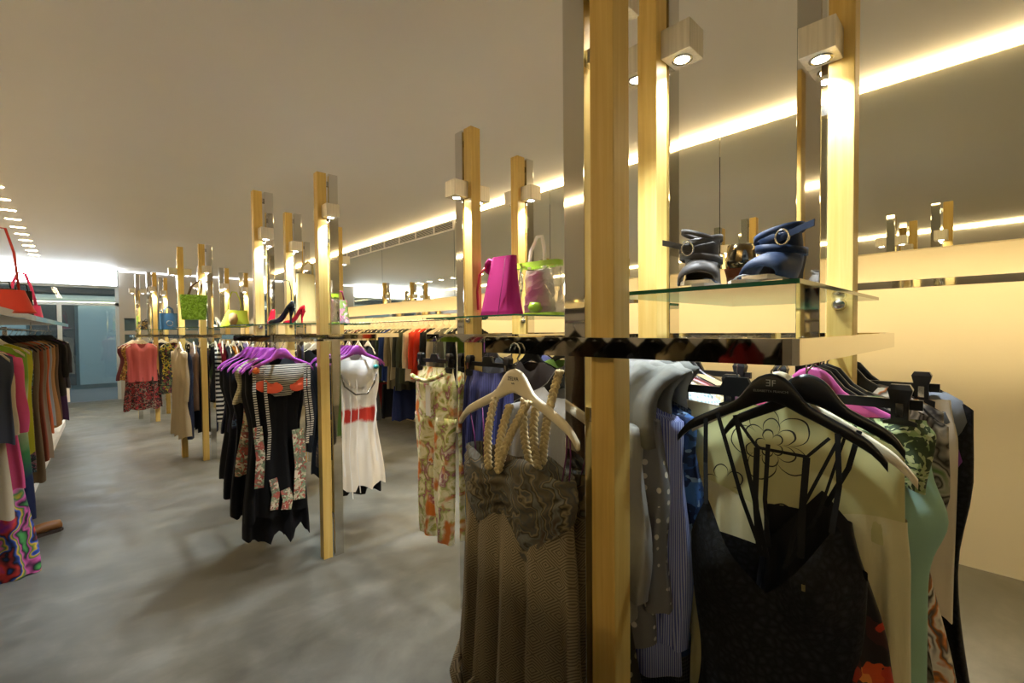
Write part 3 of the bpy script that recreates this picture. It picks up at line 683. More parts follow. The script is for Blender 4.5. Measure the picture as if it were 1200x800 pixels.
def strap(pts, wd, par, mt, nm='strap'):
    P = []
    pts = [Vector(p) for p in pts]
    for i in range(len(pts)-1):
        for f in (0,.25,.5,.75): P.append(pts[i].lerp(pts[i+1], f))
    P.append(pts[-1]); m = MB(); rings = []
    for i, p in enumerate(P):
        t = (P[min(i+1,len(P)-1)] - P[max(i-1,0)]).normalized(); sd = t.cross(Vector((0,1,0))); sd = sd.normalized() if sd.length > 1e-5 else Vector((1,0,0))
        nn = sd.cross(t)
        rings.append([p + sd*wd/2 + nn*.0008, p - sd*wd/2 + nn*.0008, p - sd*wd/2 - nn*.0008, p + sd*wd/2 - nn*.0008])
    m.loft(rings); return m.build(nm, mt, par)
strap([(-.125,-.012,-.155),(-.123,-.02,-.25),(-.112,-.05,-.33)], .009, cs, M['noir'])
strap([(.112,-.012,-.155),(.116,-.02,-.25),(.108,-.05,-.33)], .009, cs, M['noir'])
strap([(-.10,-.014,-.14),(-.05,-.02,-.31),(-.01,-.02,-.42)], .008, cs, M['noir'])
strap([(.12,.0,-.15),(.06,-.02,-.30),(.03,-.03,-.43)], .006, cs, M['noir'])
strap([(.125,.004,-.15),(.085,-.02,-.31),(.035,-.03,-.42)], .005, cs, M['noir'])
strap([(-.065,-.014,-.14),(-.02,-.03,-.32),(-.0,-.03,-.42)], .009, cs, M['noir'])
strap([(-.06,-.014,-.15),(-.02,-.024,-.20),(.065,-.02,-.205),(.10,-.014,-.165)], .006, cs, M['noir'])
strap([(-.02,-.026,-.20),(-.022,-.03,-.30),(-.015,-.03,-.40)], .011, cs, M['noir']); strap([(.065,-.022,-.205),(.06,-.03,-.30),(.058,-.03,-.40)], .012, cs, M['noir'])
strap([(.0,-.026,-.19),(-.004,-.032,-.30),(.004,-.034,-.395)], .008, cs, M['noir'])
spark = metal('#e8dcb0', .2, 'sparkle')
MB().box(.068, .074, -.092, -.090, -.432, -.420).build('rhinestone', spark, cs)
h = hanger((cx_, cy_, HZ), crz, 'black', 'black shaped hanger with silver lettering, holding the lace-cup camisole', 'arm', .185, .09, 2)
text('\u018eF', .018, M['silver_ink'], (0, -.0072, -.070), h, 'emblem'); text('ELISABETTA FRANCHI', .0065, M['silver_ink'], (0, -.0072, -.086), h)
# black dress with flame flowers at the hem
dd = cloth(lambda u, f: -.27 - .10*abs(u-.4) if f else -.33, -1.22, [(0,.075),(.25,.11),(1,.20)], [(0,.02),(1,.05)], 2, .014, 2.6, 21, .02, shift=.085)
o = hang(dd, hemfloral('#111114', ('#c24a1c', '#1a1210', '#8c2a17', '#e08a3c', '#3a1a18', '#b5341c'), -.50, 16, .02), 1.05, .26, HZ, crz, 'slip_dress', 'black slip dress with flame-red flowers at the hem', 'dress', 'behind the camisole', 'black', 'arm', 2, .15, .07)
strap([(.085,-.01,-.15),(.07,-.022,-.22),(.035,-.022,-.30)], .009, o, M['noir'])
def pale_floral():
    n = NT('pale_flower_print'); v = n.coord(); sep = n.n('ShaderNodeSeparateXYZ'); n.l(v, sep.inputs[0]); no = n.noise(v, 18, 2)
    tot = None
    for (fx, fz, R, k) in ((-.02, -.215, .085, 5), (-.02, -.215, .055, 6), (-.02, -.215, .03, 5), (.015, -.40, .06, 5), (-.12, -.33, .05, 5)):
        dx = n.math('SUBTRACT', sep.outputs[0], fx); dz = n.math('SUBTRACT', sep.outputs[2], fz)
        r = n.math('SQRT', n.math('ADD', n.math('MULTIPLY', dx, dx), n.math('MULTIPLY', dz, dz)))
        th = n.math('ARCTAN2', dz, dx); pet = n.math('ABSOLUTE', n.math('SINE', n.math('MULTIPLY', th, k/2)))
        rad = n.math('MULTIPLY', n.math('ADD', n.math('MULTIPLY', n.math('POWER', pet, .5), .55), .42), R)
        rad = n.math('ADD', rad, n.math('MULTIPLY', n.math('SUBTRACT', no.outputs['Fac'], .5), .02))
        ln = n.math('LESS_THAN', n.math('ABSOLUTE', n.math('SUBTRACT', r, rad)), .0016)
        tot = ln if tot is None else n.math('MAXIMUM', tot, ln)
    base = n.mix(n.math('MULTIPLY', n.noise(v, 7, 3).outputs['Fac'], .6), lin('#d9d39c'), lin('#a3a25c'))
    n.set(n.mix(tot, base, lin('#23221c')), .5, 0, .4); return n.m
M['pale'] = pale_floral(); M['silk'] = satin('#e4dcb0', .3)
pe = empty('empire_dress', (1.14, .325, HZ), RX + .03); tag(pe, 'pale chartreuse silk dress with black line flowers behind the camisole', 'dress')
cloth(slope(-.125, .075, .0), -.36, [(0,.205),(1,.207)], [(0,.012),(.4,.03),(1,.034)], 2, .003, 2, 31, .012).build('bodice', M['pale'], pe, True)
cloth(lambda u, f: -.345 - .02*math.cos(4*u), -1.3, [(0,.210),(.1,.216),(1,.228)], [(0,.038),(.3,.045),(1,.06)], 2, .02, 8, 32, .01).build('skirt', M['silk'], pe, True)
hanger((1.083, .32, HZ), RX+.04, 'white_pl', 'cream shaped hanger holding the pale chartreuse silk dress', 'arm', .225, .125, 2)
AF = 'on the front rail of the nearest rack'
A_front = [
 (1.175, g_skirt(.75, .19, 1.15, 2, seed=41, amp=.01), hemfloral('#e6dcc0', ('#7b3f9a', '#d8c8e0', '#9a62b5', '#47603e', '#e8e0c8'), -.62, 20), 'cream skirt with purple flower hem', 'skirt', 'black', 'clip', .14, .19),
 (1.21, g_skirt(.14, .185, 1.0, 2, seed=42, amp=.004), floral(('#8fa26a', '#12211a', '#b7c08c', '#1c2b22', '#cdd2a6'), 110, .1), 'green and black maze print bandeau', 'bandeau', 'black', 'clip', -.02, .20),
 (1.255, g_top(.35, .165, 1.0, .08, None, 1, seed=43), plain('#a33c63'), 'raspberry top', 'top', 'pink_pl', 'arm', .02, .20),
 (1.29, None, None, '', '', '', '', 0, 0),
 (1.395, g_dress(.8, .18, 1.0, .08, None, 1, seed=45), plain('#efe7d2'), 'ivory long dress', 'dress', 'black', 'arm', -.01, .20),
 (1.345, g_dress(1.0, .20, 1.1, .08, None, 1, seed=46), swirl(('#1b1a19', '#c9c2b2', '#2b2926', '#8d8579', '#1b1a19', '#b4ab98', '#5d7a45'), 4, 9), 'grey and black leaf print long dress', 'dress', 'black', 'arm', -.03, .20),
 (1.545, g_dress(.8, .18, 1.2, .08, None, 1, seed=47), swirl(('#38332f', '#d7cfbe', '#e5dfd0', '#cf7a35', '#5a544c', '#e5dfd0'), 5, 10), 'white and orange scribble print dress', 'dress', 'black', 'arm', -.03, .20),
 (1.595, g_skirt(.55, .19, 1.05, 1, seed=48, amp=.006), plain('#f0e6cf'), 'plain white skirt', 'skirt', 'black', 'clip', -.03, .20),
 (1.645, g_dress(1.15, .13, 1.3, .08, None, 1, seed=49), M['lace'], 'black lace long dress', 'dress', 'black', 'arm', -.13, .19)]
for (x, g, mt, ds, ct, hc, hk, off, hw) in A_front:
    if g is None: continue
    hang(g, mt, x, .30 + (off if off > .1 else 0), HZ, RX + random.uniform(-.04,.04), ct, ds, ct, AF, hc, hk, 2 if x < 1.3 else 1, hw, .085, gx=0 if off > 0 else -off)
# mint padded top with moulded cup
mc = empty('padded_top', (1.29, .30, HZ), RX); tag(mc, 'mint green padded-cup top peeking out beside the pale dress', 'top')
m = MB(); n = 64; rings = []
for i in range(30):
    t = i/29; ring = []
    for k in range(n):
        th = 2*PI*k/n; c, s = math.cos(th), math.sin(th); u = c; z = -.20 - .12*(1-abs(u)) + (-.78+.20)*t*(1 if True else 1)
        b = .045*math.exp(-((abs(u)-.7)/.35)**2)*math.exp(-((z+.36)/.07)**2)
        ring.append((u*(.205+.03*math.exp(-((z+.36)/.07)**2)), math.copysign(abs(s)**.8, s)*.03 - (b if s < 0 else 0), z))
    rings.append(ring)
m.loft(rings, True, False, False).build('bodice', plain('#a9d3bf', .6), mc, True)
hanger((1.29, .30, HZ), RX, 'black', 'black hanger holding the mint padded top', 'arm', .20, .085, 1)
# purple ribbon and grey collar over the black lace dress
ll = [o for o in bpy.data.objects if o.get('label', '').startswith('black lace long dress')][0]
MB().lathe([(.055,.03),(.06,.0),(.05,-.03),(.052,-.04)], 16, (.19, 0, -.30)).build('ribbon', satin('#8c3fa8'), ll, True)
MB().lathe([(.02,.07),(.05,.05),(.062,.0),(.05,-.04)], 16, (.19, 0, -.20)).build('collar', plain('#7f8790'), ll, True)
# ---- second rack: flowered trousers at the aisle, denim skirt etc.
WB = 'on the rack with the magenta bag'
fp = hang(g_pants(.93, .165, .07, 2, seed=51, hang=-.01), watercolour(('#8c9a48', '#c9c06a', '#f4efcf', '#efe6b8', '#b9c06a', '#a85470', '#f1ead0', '#d9782a'), 13, .5), 1.372, 2.06, HZ, RX, 'trousers', 'slim orange and green flowered trousers hanging', 'trousers', WB, 'black', 'clip', 2, .17, .08)
m = MB().box(.0, .045, -.062, -.060, -.40, -.24); m.build('price_tag', M['paper'], fp); MB().tube([(.02,-.03,-.17),(.022,-.061,-.24)], .001, 5).build('tag_string', M['ink'], fp)
MB().tube([(-.16,-.045,-.20),(-.08,-.055,-.215),(0,-.058,-.22),(.08,-.055,-.20),(.15,-.05,-.175)], .012, 8).build('sash', fp.data.materials[0], fp, True)
dn = hang(g_skirt(.48, .15, 1.25, 2, seed=52), stripes('#31355f', '#464b82', .012, 'x'), 1.372, 1.62, HZ, RX, 'skirt', 'violet blue denim skirt', 'skirt', WB, 'black', 'clip', 1, .17, .08)  # darker stripes paint the shade of the vertical folds
Bg = [(1.62,'#3a3230','brown long dress'),(1.75,'#2a2b33','charcoal long dress'),(1.86,'#6f8f3e','green blouse'),(1.97,'#5a4a36','bronze silk dress'),(2.05,'#1c1d22','black jersey dress'),(2.14,'#3b3f66','indigo tunic'),(2.22,'#8d8a86','grey marl tunic')]
for i, (x, c, ds) in enumerate(Bg):
    lg = i % 2 == 0
    hang(g_dress(.85 if lg else .6, .19, 1.2, q=1, seed=60+i), plain(c), x, 2.03 if i % 2 else 1.58, HZ, RX+random.uniform(-.1,.1), 'dress' if lg else 'tunic', ds, 'dress' if lg else 'tunic', WB, 'black', 'arm', 1, .19, .08)
# ---- rack with purple hangers
WC = 'on the purple-hanger rack'
pan = floral(('#c6bda0', '#b53a35', '#7f9a78', '#e0d8c0', '#8c2c2c', '#5f6d58'), 24, .5)
C1 = [
 (2.955, 'bik', stripes('#cfc8b4', '#4a4540', .012, 'z'), 'striped bikini brief with orange lining', 'bikini', 0),
 (3.005, g_dress(.95, .16, 1.15, q=1, seed=71), plain('#0f0f12'), 'black dress with flowered scarf panels', 'dress', -.03),
 (3.06, g_dress(1.1, .17, 1.1, q=1, seed=72, hem=.03), plain('#101014'), 'black jersey long dress', 'dress', -.02),
 (3.11, g_top(.28, .17, 1.1, q=1, seed=73), check('#8f8a6d', '#c9c2a2', .014), 'olive checked bandeau top', 'top', -.05),
 (3.165, g_dress(.72, .17, 1.15, q=1, seed=74), pan, 'black and red flower panel dress', 'dress', -.02),
 (3.22, g_dress(.98, .17, 1.1, q=1, seed=75, hem=.025), plain('#17181f'), 'ink black slim dress', 'dress', -.05),
 (3.275, g_top(.45, .17, 1.1, q=1, seed=76), floral(('#2c3552', '#14182a', '#5f7da0', '#0f1220'), 26, .4), 'dark blue print top', 'top', -.02),
 (3.33, g_dress(.9, .17, 1.1, q=1, seed=77), plain('#141520'), 'midnight long dress', 'dress', -.06),
 (3.385, g_top(.5, .17, 1.1, q=1, seed=78), plain('#1a1f35'), 'navy ruffle top', 'top', -.02),
 (3.44, g_dress(.8, .17, 1.1, q=1, seed=79), plain('#0d0e12'), 'black crepe dress', 'dress', -.06),
 (3.50, g_top(.5, .17, 1.1, q=1, seed=80), plain('#20263d'), 'deep navy tunic', 'tunic', -.04)]
for i, (y, g, mt, ds, ct, off) in enumerate(C1):
    if g == 'bik':
        o = hang(g_bikini(), mt, .875, y, HZ, .1, 'bikini_brief', ds, ct, WC, 'purple_pl', 'arm', 2, .185, .075)
        lining = NT('orange_lining').set(lin('#e2562c'), .6)
        for s, w in ((-1, .105), (1, .08)):
            m = MB(); rings = []
            for r_ in range(5):
                f = r_/4; rings.append([(s*.088 + (1-f)*(w*.72*math.cos(a) - s*.018*math.sin(a)), -.026-.006*(1-f)*0 - .012*(1-abs(s*.088 + (1-f)*w*.72*math.cos(a))/.17), -.275 + (1-f)*(.034*math.sin(a) + s*.022*math.cos(a))) for a in [2*PI*k/16 for k in range(16)]])
            m.loft(rings, True, False, True).build('orange_lining', lining, o, True)
        stp = stripes('#d8d1be', '#3d3833', .014, 'z')
        for xx, L in ((-.16,.42),(-.10,.5),(.13,.45),(.155,.40)): strap([(xx,-.02,-.16),(xx-.01,-.035,-.3),(xx+.012,-.03,-.3-L*.5),(xx,-.03,-.2-L)], .018, o, stp, 'tie')
        bead = NT('orange_bead').set(lin('#e5712c'), .4)
        MB().lathe([(.001,.02),(.014,.014),(.02,0),(.014,-.014),(.001,-.02)], 12, (-.155,-.03,-.175)).build('bead', bead, o, True)
    else: hang(g, mt, .875+off, y, HZ, random.uniform(-.12,.12)+.05, ct if ct != 'tunic' else 'tunic', ds, ct, WC, 'purple_pl', 'arm', 1, .185, .075)
fd = [o for o in bpy.data.objects if o.get('label', '').startswith('black dress with flowered scarf')][0]
for xx, za, zb, wd in ((-.13, -.5, -.85, .05), (.02, -.9, -1.02, .06), (.10, -.55, -.98, .07), (-.05, -.82, -1.0, .045)):
    strap([(xx,-.075,za),(xx+.01,-.085,(za+zb)/2),(xx-.005,-.09,zb)], wd, fd, pan, 'scarf_panel')
C2 = [
 (3.0, 'bik', plain('#f3efe6'), 'white bikini brief with chain trim', 'bikini'),
 (3.05, g_dress(.93, .165, 1.2, q=1, seed=91, amp=.015), ombre(((0,'#f2ece0'),(.46,'#f2ece0'),(.48,'#cf3b2d'),(.55,'#cf3b2d'),(.57,'#f0e9da'),(1,'#ece2cf')), 0, -1.03), 'white long dress with a red band', 'dress'),
 (3.11, g_dress(.98, .17, 1.2, q=1, seed=92), plain('#121216'), 'black flared long dress', 'dress'),
 (3.16, g_top(.5, .17, 1.1, q=1, seed=93), plain('#efe9dd'), 'ivory top', 'top'),
 (3.25, g_dress(.8, .17, 1.15, q=1, seed=94), floral(('#6b4a36', '#2c1f18', '#a0805c', '#43362a'), 14, .5), 'brown mottled print dress', 'dress'),
 (3.36, g_dress(.9, .17, 1.1, q=1, seed=95), plain('#18181c'), 'soft black dress', 'dress')]
for i, (y, g, mt, ds, ct) in enumerate(C2):
    if g == 'bik':
        o = hang(g_bikini(1, .15), mt, 1.37, y, HZ, -.12, 'bikini_brief', ds, ct, WC, 'purple_pl', 'arm', 2, .185, .075)
        ch = metal('#6d675c', .3, 'dark_chain')
        MB().tube([(-.12,-.03,-.24),(-.10,-.04,-.32),(-.03,-.045,-.38),(.05,-.045,-.38),(.10,-.04,-.31),(.12,-.03,-.25)], .006, 6).build('chain', ch, o, True)
        MB().lathe([(.001,.016),(.016,.01),(.02,0),(.016,-.01),(.001,-.016)], 12, (.12,-.03,-.20)).build('teal_clasp', NT('teal').set(lin('#1f7d74'), .3), o, True)
        for xx, L in ((-.12,.62),(.10,.55),(-.07,.78),(-.02,.75)): strap([(xx,-.02,-.2),(xx+.01,-.04,-.5),(xx-.01,-.05,-.3-L*.6),(xx+.01,-.05,-.3-L)], .012 if L < .7 else .005, o, mt, 'tie')
    else: hang(g, mt, 1.37, y, HZ, random.uniform(-.1,.1)-.1, ct, ds, ct, WC, 'purple_pl', 'arm', 1, .185, .075)
# rack right behind it
for i, (x, y, c, L, ds) in enumerate(((1.13,4.15,'#4a3a2c',.7,'brown print dress'),(1.12,4.28,'#101115',.95,'plain black dress'),(1.13,4.42,'#232838',.6,'navy blouse'),(1.14,4.6,'#8a7d68',.65,'taupe blouse'),(1.52,4.16,'#0f1013',.9,'black evening dress'),(1.51,4.32,'#3a2c2a',.8,'dark brown dress'),(1.52,4.5,'#5b6a4a',.6,'moss green blouse'),(1.5,4.7,'#20222a',.8,'graphite dress'))):
    ct = 'dress' if 'dress' in ds else 'blouse'
    hang(g_dress(L, .18, 1.2, q=1, seed=100+i), floral(('#4a3a2c','#8a6a4a','#241c16','#5f7060'), 18, .5) if i == 0 else plain(c), x, y, HZ, random.uniform(-.1,.1), ct, ds, ct, 'on the rack behind the purple hangers', 'white_pl', 'arm', 1, .185, .075)
for i, (x, c) in enumerate(((1.82,'#16181f'),(1.93,'#3a3f55'),(2.05,'#8c3030'),(2.16,'#b09c7c'),(2.27,'#2a2a2e'))):
    ds = ('black pinafore', 'steel blue pinafore', 'brick red pinafore', 'sand pinafore', 'iron grey pinafore')[i]
    hang(g_dress(.8, .18, 1.2, q=0, seed=120+i), plain(c), x, 4.7, HZ, RX, 'pinafore', ds, 'dress', 'on the rack between purple hangers and wall', 'white_pl', 'arm', 0, .185, .075)
# ---- rack with green tote: planes across X, near edges seen
WD = 'on the rack with the green tote'
D = [(.80, g_dress(1.0,.19,1.25,q=1,seed=130,sleeves=.55,amp=.014), plain('#b9a888'), 'beige long knit dress', 'dress'),
     (.875, g_pants(1.0,.17,.08,1,131), plain('#26304a'), 'navy wide trousers', 'trousers'),
     (.95, g_top(.75,.18,1.0,q=1,seed=132), plain('#b08c74'), 'dusty tan tunic', 'tunic'),
     (1.02, g_dress(.98,.19,1.2,q=1,seed=133), plain('#1d2333'), 'ink blue long dress', 'dress'),
     (1.10, g_dress(1.0,.19,1.3,q=1,seed=134), plain('#1f2740'), 'dark blue flared dress', 'dress'),
     (1.17, g_dress(.9,.19,1.1,q=1,seed=135), stripes('#e8e4da','#17181c',.05,'z'), 'black and white striped dress', 'dress'),
     (1.24, g_top(.6,.18,1.0,q=1,seed=136), plain('#8c1f33'), 'crimson top', 'top'),
     (1.30, g_dress(.9,.19,1.1,q=1,seed=137), plain('#3b3b3f'), 'smoke grey dress', 'dress'),
     (1.36, g_top(.6,.18,1.0,q=1,seed=138), plain('#d98a2b'), 'amber top', 'top'),
     (1.43, g_dress(.85,.19,1.1,q=1,seed=139), plain('#14151a'), 'black shift dress', 'dress')]
for i, (x, g, mt, ds, ct) in enumerate(D):
    hang(g, mt, x, 6.31 if x < .9 else 6.44, HZ, RX+random.uniform(-.12,.12), ct, ds, ct, WD, 'white_pl', 'clip' if ct == 'trousers' else 'arm', 1, .19, .08)
for i, (x, c, ds) in enumerate(((1.33,'#c9a62f','mustard blouse'),(1.45,'#2c3144','blue-black blouse'),(1.57,'#a8322c','scarlet blouse'),(1.69,'#dad3c2','chalk blouse'),(1.81,'#1a1b20','jet black blouse'),(1.93,'#6a5f80','lilac grey blouse'),(2.03,'#39443a','bottle green blouse'))):
    hang(g_top(.65,.18,1.1,q=0,seed=150+i), plain(c), x, 8.3, HZ, RX, 'blouse', ds, 'blouse', 'on the rack behind the lime bag', 'white_pl', 'arm', 0, .18, .08)
# ---- far rack with blue tote
WE = 'on the far rack with the blue tote'
hang(g_top(.62,.20,.95,.05,None,1,seed=160,amp=.02,neck=.10), satin('#d0615f',.5), .70, 9.42, HZ, .05, 'top', 'coral pink draped sleeveless top', 'top', WE, 'white_pl', 'arm', 1, .19, .06)
hang(g_skirt(.62,.20,1.25,1,seed=161,z0=-.55), floral(('#1c1614','#7c1f24','#2a221e','#8a7c6a','#120e0d','#a02c2c'), 34, .4), .70, 9.43, HZ, .05, 'skirt', 'red-black print skirt below coral top', 'skirt', WE, hang_it=False)
Eg = [(.64,9.52,'#b48a3a','ochre print blouse',.6,.15),(.60,9.60,'#6b2a30','wine blouse',.6,.1),(1.12,9.44,'#2b2a1e','dark leafy print dress',.85,-.1),(1.26,9.50,'#cfc6b4','oatmeal blouse',.6,-.2),(1.0,9.9,'#20222b','black tunic',.7,0.),(1.2,9.95,'#3a2f4a','aubergine tunic',.7,0.),(.95,10.25,'#1d2b47','royal navy tunic',.7,0)]
for i, (x, y, c, ds, L, rz) in enumerate(Eg):
    mt = floral(('#2b2a1e','#c2ad2e','#14130f','#7d2c34','#5a6a40','#1a1a14'), 16, .5) if i == 2 else (floral(('#c79a3f','#8a3a2e','#d9b868','#5c4a24'), 20, .5) if i == 0 else plain(c))
    ct = 'dress' if 'dress' in ds else ('blouse' if 'blouse' in ds else 'tunic')
    hang(g_dress(L,.19,1.15,q=1,seed=170+i), mt, x, y, HZ, rz, ct, ds, ct, WE, 'white_pl', 'arm', 0, .185, .07)
# ---- lit recess along the wall
WR = 'on the lit wall rail'
Rg = [('#171717','black fine knit',.75),('#e8e2d2','bone white blouse',.7),('#14161a','black crew jacket',.75),('#a9b6a0','pale mint blouse',.75),('#6e6a5e','stone grey jacket',.8),('#d9cdb2','ecru long coat',1.0),('#0f0f10','black wool coat',1.0),('#d8381f','bright red long jacket',1.05),('#e04a2a','vermilion red top',.7),('#ddd0ae','cream cardigan',.75),('#454a38','olive green jacket',.8),('#3c3f36','dark olive parka',.9),('#b3a688','khaki blouse',.75),('#8f8468','drab beige jacket',.9),('#27407f','cobalt blue shirt',.8),('#3c4a33','forest green shirt',.75),('#4a4d55','lead grey shirt',.8),('#23242a','coal black shirt',.8),('#585048','umber jacket',.8),('#121317','black satin shirt',.8),('#c9b894','biscuit blouse',.7),('#16171b','black denim jacket',.8),('#8a3a4a','maroon blouse',.7),('#d2c7ae','linen blouse',.75),('#1b1c20','black parka',.8),('#3b4870','denim blue shirt',.75),('#6b2f2a','russet blouse',.7),('#dedacb','milk white shirt',.7)]
y = 4.35
for i, (c, ds, L) in enumerate(Rg):
    ct = ds.split()[-1]; ct = {'knit': 'sweater', 'parka': 'jacket'}.get(ct, ct)
    slv = .5 if ct in ('jacket', 'coat', 'shirt', 'sweater', 'cardigan') or 'red' in ds else None
    hang(g_top(L,.20,1.0,q=1 if i < 16 else 0,seed=200+i,sleeves=slv,amp=.012), plain(c), 3.47, y, 1.602, RX*0 + random.uniform(-.12,.12), ct, ds, ct, WR, 'white_pl', 'arm', 0, .20, .075)
    y += .105 + .05*random.random() + (.05 if i in (5, 9) else 0)
y = 6.0
for i, (c, ds) in enumerate((('#1d2a55','navy blue low-hung skirt'),('#1a1a1e','black low-hung skirt'),('#8c2f2f','red low-hung skirt'),('#4f6a4a','green low-hung skirt'),('#2a2d38','grey-blue low-hung skirt'))):
    hang(g_skirt(.5,.19,1.2,0,seed=240+i,z0=-.95), plain(c), 3.47, 6.0+i*.35, 1.602, .05, 'skirt', ds, 'skirt', WR, hang_it=False)
# ---- left rack
WL = 'on the pale side rack'
Lg = [ # column of right edge, Y, cloth, description, category, length, flare, seed
 (17, 4.02, swirl(('#7a2f8c','#c8372f','#1c1c24','#2f56b0','#e0b52e','#3a7a3c','#d65a9a','#1c1c24','#4f9a4a'), 2.2, 8), 'rainbow patterned maxi dress', 'dress', 1.40, 1.4),
 (4, 3.84, plain('#b3a283'), 'natural linen tunic', 'tunic', .98, 1.1),
 (14, 3.78, plain('#3e4350'), 'slate grey cowl top', 'top', .55, 1.0),
 (17, 3.92, plain('#c94a72'), 'hot pink long tunic', 'tunic', .85, 1.12),
 (31, 4.55, ombre(((0,'#8fb52a'),(.25,'#6e9a1f'),(.45,'#dfe6c0'),(.65,'#3f8a4a'),(.78,'#16264f'),(1,'#121a3c')), 0, -1.3), 'lime to navy dip-dyed long dress', 'dress', 1.2, 1.1),
 (24, 4.75, plain('#4a3382'), 'violet shawl', 'shawl', .4, 1.0),
 (37, 5.05, plain('#b6b52a'), 'acid yellow long vest', 'vest', .85, 1.0),
 (38, 5.3, floral(('#2a3a48','#6f8a86','#1a1f2a','#8c5a6a'), 24, .4), 'teal flecked long dress', 'dress', 1.05, 1.0),
 (45, 5.6, plain('#6d5b45'), 'mushroom brown lace dress', 'dress', 1.2, 1.1),
 (50, 5.95, plain('#7a3a24'), 'rust brown dress', 'dress', 1.1, 1.1),
 (54, 6.3, plain('#7c6a55'), 'taupe pleated dress', 'dress', 1.15, 1.15),
 (57, 6.65, plain('#b5572f'), 'burnt orange dress', 'dress', .95, 1.1),
 (60, 7.0, plain('#8d8f90'), 'silver grey dress', 'dress', .95, 1.1),
 (64, 7.4, plain('#a3774a'), 'caramel brown dress', 'dress', 1.0, 1.2),
 (68, 7.9, plain('#5c4632'), 'coffee brown dress', 'dress', 1.0, 1.1),
 (74, 8.5, plain('#1c1815'), 'black velvet jacket', 'jacket', .75, 1.1),
 (76, 9.0, plain('#43284a'), 'plum purple long dress', 'dress', 1.15, 1.1),
 (79, 9.5, plain('#231d1c'), 'dark chocolate jacket', 'jacket', .75, 1.1),
 (80, 9.9, plain('#d9cdb6'), 'ivory fringe dress', 'dress', 1.0, 1.0)]
for i, (px, y, mt, ds, ct, L, fl) in enumerate(Lg):
    xe = ray_ground(px, y); hw = .20; q = 1
    hang(g_dress(L, hw, fl, .08, .45 if ct in ('jacket', 'tunic') else None, q, .012, 300+i, waist=.95), mt, xe-hw*1.0, y, 1.50, .03, ct, ds, ct, WL, 'black' if i > 6 else 'white_pl', 'arm', 1, .19, .08)
for i, (y, c, ds, L) in enumerate(((.25,'#17171a','black ribbed long coat',.9),(.45,'#c9c0aa','cream mesh long coat',.9),(.62,'#22241f','deep olive long coat',.9),(.8,'#8c1f22','blood red long coat',.8),(.95,'#121214','black quilted long coat',.95),(1.1,'#a89a7c','fawn long coat',.9),(1.25,'#1b1d22','black boucle long coat',.9),(1.45,'#15161a','black trench long coat',1.),(1.62,'#4a3a2a','chestnut long coat',.9),(1.8,'#e0d8c4','eggshell long coat',.9),(1.95,'#1a1b1f','black duffle long coat',.9),(2.15,'#26303a','petrol long coat',.9),(2.35,'#b8a27c','camel long coat',.9),(2.55,'#141517','black peacoat long coat',.9),(2.8,'#5a2024','burgundy long coat',.9),(3.05,'#1f2024','black belted long coat',.9))):  # row out of frame, added for the nearest chrome band to reflect
    hang(g_dress(L, .19, 1.1, .08, .5, 1, .012, 340+i, waist=.95), plain(c), min(ray_ground(-30, y), LX(y)+.06)-.22, y, 1.50, .03, 'coat', ds, 'coat', 'added out of frame for band reflections', 'black', 'arm', 0, .19, .08)
